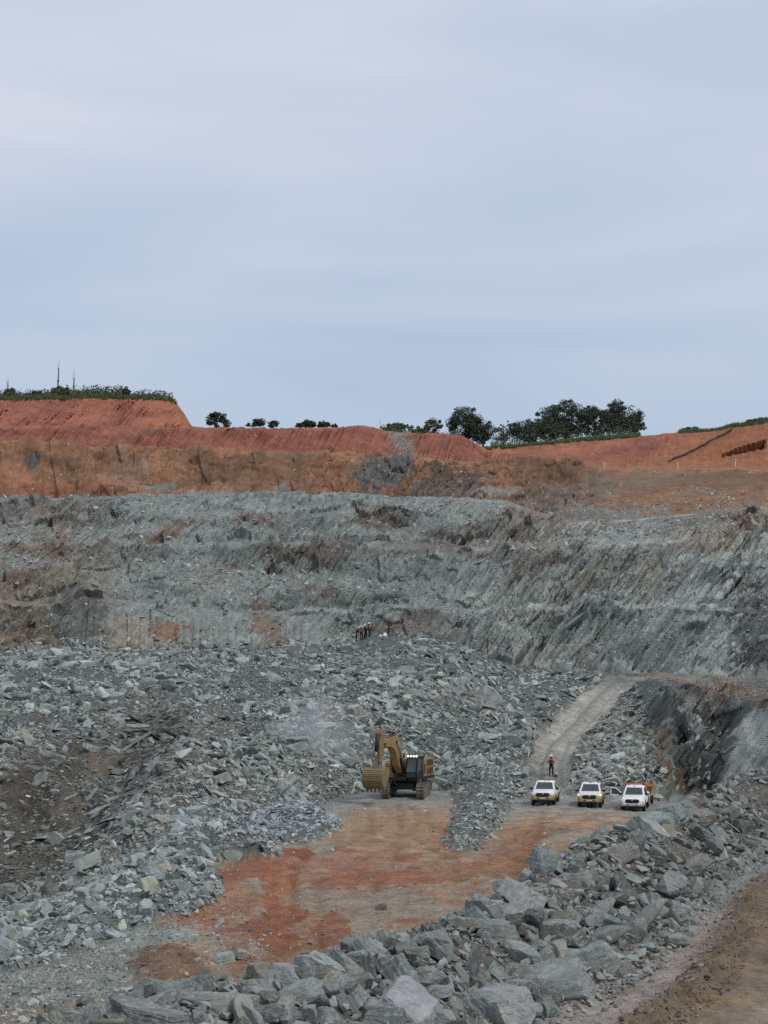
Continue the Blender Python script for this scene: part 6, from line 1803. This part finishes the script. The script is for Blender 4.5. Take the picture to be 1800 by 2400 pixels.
def person(loc, yaw, label, upper, lower, shoulders=None, lean=0.0, arms=((0.25, -0.05), (0.25, -0.05)), helmet=M_HELM, H=1.78, stance=0.11, head_down=0.12, group=None):
    """x forward, y left. arms: for each side (forward bend of upper arm, elbow) -> hand target"""
    root = empty('person', loc, yaw); tag(root, label, 'person', group)
    k = H / 1.78
    vs_, es, rad, part = [], [], [], []
    def v(p, r_, pt, conn=None):
        vs_.append((p[0] * k, p[1] * k, p[2] * k)); g_ = 1.0 if pt in ('skin',) else 1.16
        rad.append(r_ * k * g_ if not isinstance(r_, tuple) else (r_[0] * k * g_, r_[1] * k * g_)); part.append(pt)
        if conn is not None: es.append((conn, len(vs_) - 1))
        return len(vs_) - 1
    ln = lambda z: (z - 0.95) * math.sin(lean)          # forward lean above the hips
    pel = v((0, 0, .95), (.15, .115), 'lower')
    wai = v((ln(1.10), 0, 1.10), (.145, .105), 'upper', pel)
    che = v((ln(1.28), 0, 1.28), (.17, .12), 'upper', wai)
    sho = v((ln(1.43), 0, 1.43), (.12, .09), 'shoulder', che)
    nec = v((ln(1.50) + .01, 0, 1.52), .055, 'skin', sho)
    hx = ln(1.62) + head_down * .25
    hd1 = v((hx, 0, 1.58), (.068, .078), 'skin', nec)
    hd2 = v((hx + .01, 0, 1.68), (.075, .09), 'skin', hd1)
    hd3 = v((hx, 0, 1.76), (.05, .06), 'skin', hd2)
    for s, (fw, hand) in zip((-1, 1), ((arms[0][0], arms[0][1]), (arms[1][0], arms[1][1]))):
        hip = v((0, s * .095, .88), .088, 'lower', pel)
        kne = v((.03, s * (stance + .005), .49), .062, 'lower', hip)
        ank = v((-.02, s * (stance + .02), .10), .045, 'lower', kne)
        hee = v((-.02, s * (stance + .02), .05), .048, 'boot', ank)
        toe = v((.16, s * (stance + .05), .035), .036, 'boot', hee)
        sh1 = v((ln(1.40), s * .175, 1.40), .068, 'shoulder', sho)
        tgt = Vector(hand)
        S = Vector((ln(1.40), s * .19, 1.40)); T = Vector((tgt.x + ln(tgt.z), s * tgt.y, tgt.z))
        d_ = T - S; l_ = min(d_.length, .56); T = S + d_.normalized() * l_
        mid = S.lerp(T, .52); off = math.sqrt(max(.29 ** 2 - (l_ / 2) ** 2, 0.0004))
        bend = Vector((-.35, s * .75, -.55)); bend = (bend - d_.normalized() * bend.dot(d_.normalized())).normalized()
        E = mid + bend * off
        el = v(tuple(E), .046, 'upper' if fw < .5 else 'shoulder', sh1)
        wr_ = v(tuple(T), .032, 'upper', el)
        hd = (T - E).normalized(); sidev = hd.cross(Vector((0, 0, 1)));
        sidev = sidev.normalized() if sidev.length > .1 else Vector((0, 1, 0))
        pal = v(tuple(T + hd * .06), .028, 'skin', wr_)
        inn_ = hd.cross(sidev).normalized()
        for q, (o_, l2) in enumerate(((-.030, .075), (-.010, .085), (.010, .08), (.028, .062))):
            b0 = v(tuple(T + hd * .10 + sidev * o_), .010, 'skin', pal)
            v(tuple(T + hd * (.10 + l2 * .7) + sidev * o_ * 1.1 + inn_ * .03), .008, 'skin', b0)
        th0 = v(tuple(T + hd * .055 + sidev * -.045 + inn_ * .01), .010, 'skin', pal)
        v(tuple(T + hd * .10 + sidev * -.055 + inn_ * .03), .008, 'skin', th0)
    me = bpy.data.meshes.new('figure'); me.from_pydata(vs_, es, [])
    o = bpy.data.objects.new('figure', me); col.objects.link(o)
    o.modifiers.new('skin', 'SKIN'); 
    if not me.skin_vertices: 
        pass
    sv = me.skin_vertices[0].data
    for q, r_ in enumerate(rad):
        sv[q].radius = (r_, r_) if not isinstance(r_, tuple) else (r_[1], r_[0])
    sv[0].use_root = True
    sb = o.modifiers.new('sub', 'SUBSURF'); sb.levels = 1; sb.render_levels = 1
    bpy.context.view_layer.update()
    dg = bpy.context.evaluated_depsgraph_get()
    m2 = bpy.data.meshes.new_from_object(o.evaluated_get(dg))
    bpy.data.objects.remove(o)
    m2.materials.clear()
    mats = [lower, upper, shoulders or upper, M_SKIN, M_BOOT]
    for m_ in mats: m2.materials.append(m_)
    co = np.empty(len(m2.vertices) * 3); m2.vertices.foreach_get('co', co); co = co.reshape(-1, 3)
    sk = np.array(vs_)
    lutp = {'lower': 0, 'upper': 1, 'shoulder': 2, 'skin': 3, 'boot': 4}
    pid = np.array([lutp[p] for p in part])
    for f in m2.polygons:
        c = co[list(f.vertices)].mean(0)
        f.material_index = int(pid[np.argmin(((sk - c) ** 2).sum(1))])
        f.use_smooth = True
    b = bpy.data.objects.new('body', m2); col.objects.link(b); b.parent = root
    hc = Vector((hx + .01, 0, 1.70)) * k
    # face: nose, eyes, mouth, ears
    nb = MB().cyl(hc + Vector((.085, 0, -.02)) * k, hc + Vector((.115, 0, -.055)) * k, .008 * k, .018 * k, 8).build('nose', M_SKIN, b, True)
    for s in (-1, 1):
        MB().cyl(hc + Vector((.078, s * .032, -.005)) * k, hc + Vector((.088, s * .032, -.005)) * k, .012 * k, None, 8).build('eye', M_HAIR, b)
        MB().cyl(hc + Vector((0, s * .072, -.02)) * k, hc + Vector((-.01, s * .09, -.02)) * k, .028 * k, .022 * k, 8).build('ear', M_SKIN, b, True)
    MB().box(hc + Vector((.086, 0, -.085)) * k, (.008 * k, .045 * k, .010 * k)).build('mouth', M_HAIR, b)
    if helmet is not None:
        hm = MB()
        rings = []
        for (rr2, zz) in ((.122, .0), (.120, .04), (.108, .08), (.080, .115), (.035, .135), (.005, .14)):
            rings.append([(hc.x + 1.12 * rr2 * math.cos(2 * math.pi * q / 16) * k, hc.y + rr2 * .95 * math.sin(2 * math.pi * q / 16) * k, hc.z + (zz + .015) * k) for q in range(16)])
        hm.loft(rings)
        ho = hm.build('helmet', helmet, root, True)
        MB().loft([[(hc.x + (.06 + a) * k, y_ * k, hc.z + z_ * k) for (a, y_, z_) in ((.05, -.10, .012), (.12, -.06, .005), (.135, 0, .004), (.12, .06, .005), (.05, .10, .012))] , [(hc.x + (.06 + a) * k, y_ * k, hc.z + z_ * k) for (a, y_, z_) in ((.05, -.10, .026), (.12, -.06, .017), (.135, 0, .016), (.12, .06, .017), (.05, .10, .026))]]).build('helmet_peak', helmet, ho)
    else:
        rings = []
        for (rr2, zz) in ((.095, -.03), (.100, .03), (.088, .07), (.05, .10), (.005, .11)):
            rings.append([(hc.x - .015 * k + 1.05 * rr2 * math.cos(2 * math.pi * q / 14) * k, hc.y + rr2 * .9 * math.sin(2 * math.pi * q / 14) * k, hc.z + zz * k) for q in range(14)])
        MB().loft(rings).build('hair', M_HAIR, root, True)
    return root
C_NAVY = cloth('navy_overall', (0.014, 0.017, 0.028))
C_ORANGE = cloth('orange_yoke', (0.50, 0.10, 0.045))
C_DGREEN = cloth('dark_green_workwear', (0.012, 0.024, 0.020), (0.22, 0.98), (0.5, 0.52, 0.48))
C_RED = cloth('red_jacket', (0.33, 0.045, 0.05))
C_BLACK = cloth('dark_trousers', (0.016, 0.015, 0.018))
C_DARKB = cloth('dark_banded_workwear', (0.012, 0.015, 0.017), (0.25, 1.18), (0.55, 0.57, 0.54))
def on_ground(x_, yb, smin, smax):
    j = int(np.argmin(np.abs(xc - x_)))
    qx_, qy_ = proj(P[:, j]); ok = (seg[:, j] > smin) & (seg[:, j] < smax)
    k = int(np.argmin(np.abs(qy_ - yb) + 1e4 * (~ok)))
    return P[k, j]
def stand(x_, yb, smin, smax, hpx, H=1.83):
    """ground point under a pixel, then the distance at which a standing figure spans hpx"""
    return on_ground(x_, yb, smin, smax)
p_ = stand(1290, 1820, 2.0, 4.0, 51)
person((p_[0], p_[1], p_[2]), R(-90 - 3), 'person in a white helmet and navy overall with orange shoulders standing on the ramp', C_NAVY, C_NAVY, C_ORANGE, 0.03, ((.2, (.24, .03, 1.16)), (.2, (.24, .03, 1.16))), head_down=.3)
GP = 'people standing on the crest of the rubble'
def crest_person(x_, yb, D_, *a, **kw):
    # stands on the built ground at that place
    X_ = (x_ - 900) / F * D_
    z_ = ground_z(X_, D_) + 0.16
    return person((X_, D_, z_), *a, group=GP, **kw)
crest_person(835, 1520, 288, R(-20), 'person in dark green banded workwear bending forward, outermost of the huddle on the rubble', C_DGREEN, C_DGREEN, None, 0.42, ((.2, (.30, .16, 1.0)), (.2, (.30, .12, 1.0))), H=1.72)
crest_person(847, 1517, 291, R(-80), 'person in a red jacket and dark trousers in the huddle on the rubble', C_RED, C_BLACK, C_RED, 0.05, ((.6, (.25, .2, 1.2)), (.6, (.25, .15, 1.2))))
crest_person(857, 1517, 290, R(-130), 'person in a navy overall with white helmet bowed in the huddle on the rubble', C_NAVY, C_NAVY, None, 0.22, ((.2, (.28, .12, 1.1)), (.2, (.28, .12, 1.1))), H=1.74)
crest_person(866, 1517, 292, R(-165), 'person with bright orange shoulders at the inner end of the huddle on the rubble', C_NAVY, C_NAVY, C_ORANGE, 0.05, ((.6, (.2, .2, 1.05)), (.6, (.25, .15, 1.1))), H=1.82)
crest_person(911, 1499, 297, R(-10), 'lone person in dark banded workwear standing apart on the rubble crest', C_DARKB, C_DARKB, None, 0.18, ((.2, (.22, .18, .95)), (.2, (.30, .12, 1.0))), helmet=None, H=1.78)
# white sacks beside the lone person
M_SACK = plain('white_sack', (0.72, 0.73, 0.72), 0.8, 0.2, 0, 0.12)
for q, (x_, D_, s_, lab) in enumerate([(902, 296.5, .55, 'larger white sack at the feet of the lone person'), (892, 296, .32, 'small white sack beside the larger one')]):
    X_ = (x_ - 900) / F * D_; z_ = ground_z(X_, D_)
    bm = bmesh.new(); bmesh.ops.create_icosphere(bm, subdivisions=3, radius=.5)
    for v_ in bm.verts:
        c = v_.co.copy(); kx = 1 + .18 * math.sin(7 * c.x + 3 * c.z + q) * math.cos(6 * c.y)
        v_.co = Vector((c.x * 1.3 * kx, c.y * .8 * kx, max(c.z, -.3) * .75 * kx + (.25 if c.z > .42 else 0)))
    o = bm_obj('sack', bm, M_SACK, None, True); o.scale = (s_, s_, s_); o.location = (X_, D_, z_ + .32 * s_)
    tag(o, lab, 'sack')
# dust drifting off the rock beside the bucket
bm = bmesh.new(); bmesh.ops.create_icosphere(bm, subdivisions=4, radius=1.0)
du = bm_obj('dust_cloud', bm, None, None, True)
cD = 199.0
c_ = unproj(722, 1752, cD)
du.location = (c_[0], c_[1], c_[2]); du.scale = (5.0, 4.0, 6.6); du.rotation_euler = (0, R(8), 0)
m = bpy.data.materials.new('dust'); m.use_nodes = True; nt = m.node_tree; nt.nodes.clear()
ou = N(nt, 'ShaderNodeOutputMaterial'); pv = N(nt, 'ShaderNodeVolumePrincipled'); pv.inputs['Color'].default_value = (0.86, 0.86, 0.86, 1); pv.inputs['Anisotropy'].default_value = 0.2
tc = N(nt, 'ShaderNodeTexCoord')
ln_ = N(nt, 'ShaderNodeVectorMath', operation='LENGTH'); LK(nt, tc.outputs['Object'], ln_.inputs[0])
fall = map_range(nt, ln_.outputs['Value'], 0.1, 0.95, 1.0, 0.0)
no = noise_node(nt, tc.outputs['Object'], 1.5, 3, 0.5, 0.6)
dn_ = map_range(nt, no.outputs['Fac'], 0.36, 0.75, 0.0, 0.55)
mu = N(nt, 'ShaderNodeMath', operation='MULTIPLY'); LK(nt, fall, mu.inputs[0]); LK(nt, dn_, mu.inputs[1])
LK(nt, mu.outputs[0], pv.inputs['Density']); LK(nt, pv.outputs[0], ou.inputs['Volume'])
du.data.materials.append(m)
tag(du, 'thin pale dust drifting over the rubble beside the excavator bucket', 'dust', None, 'stuff')
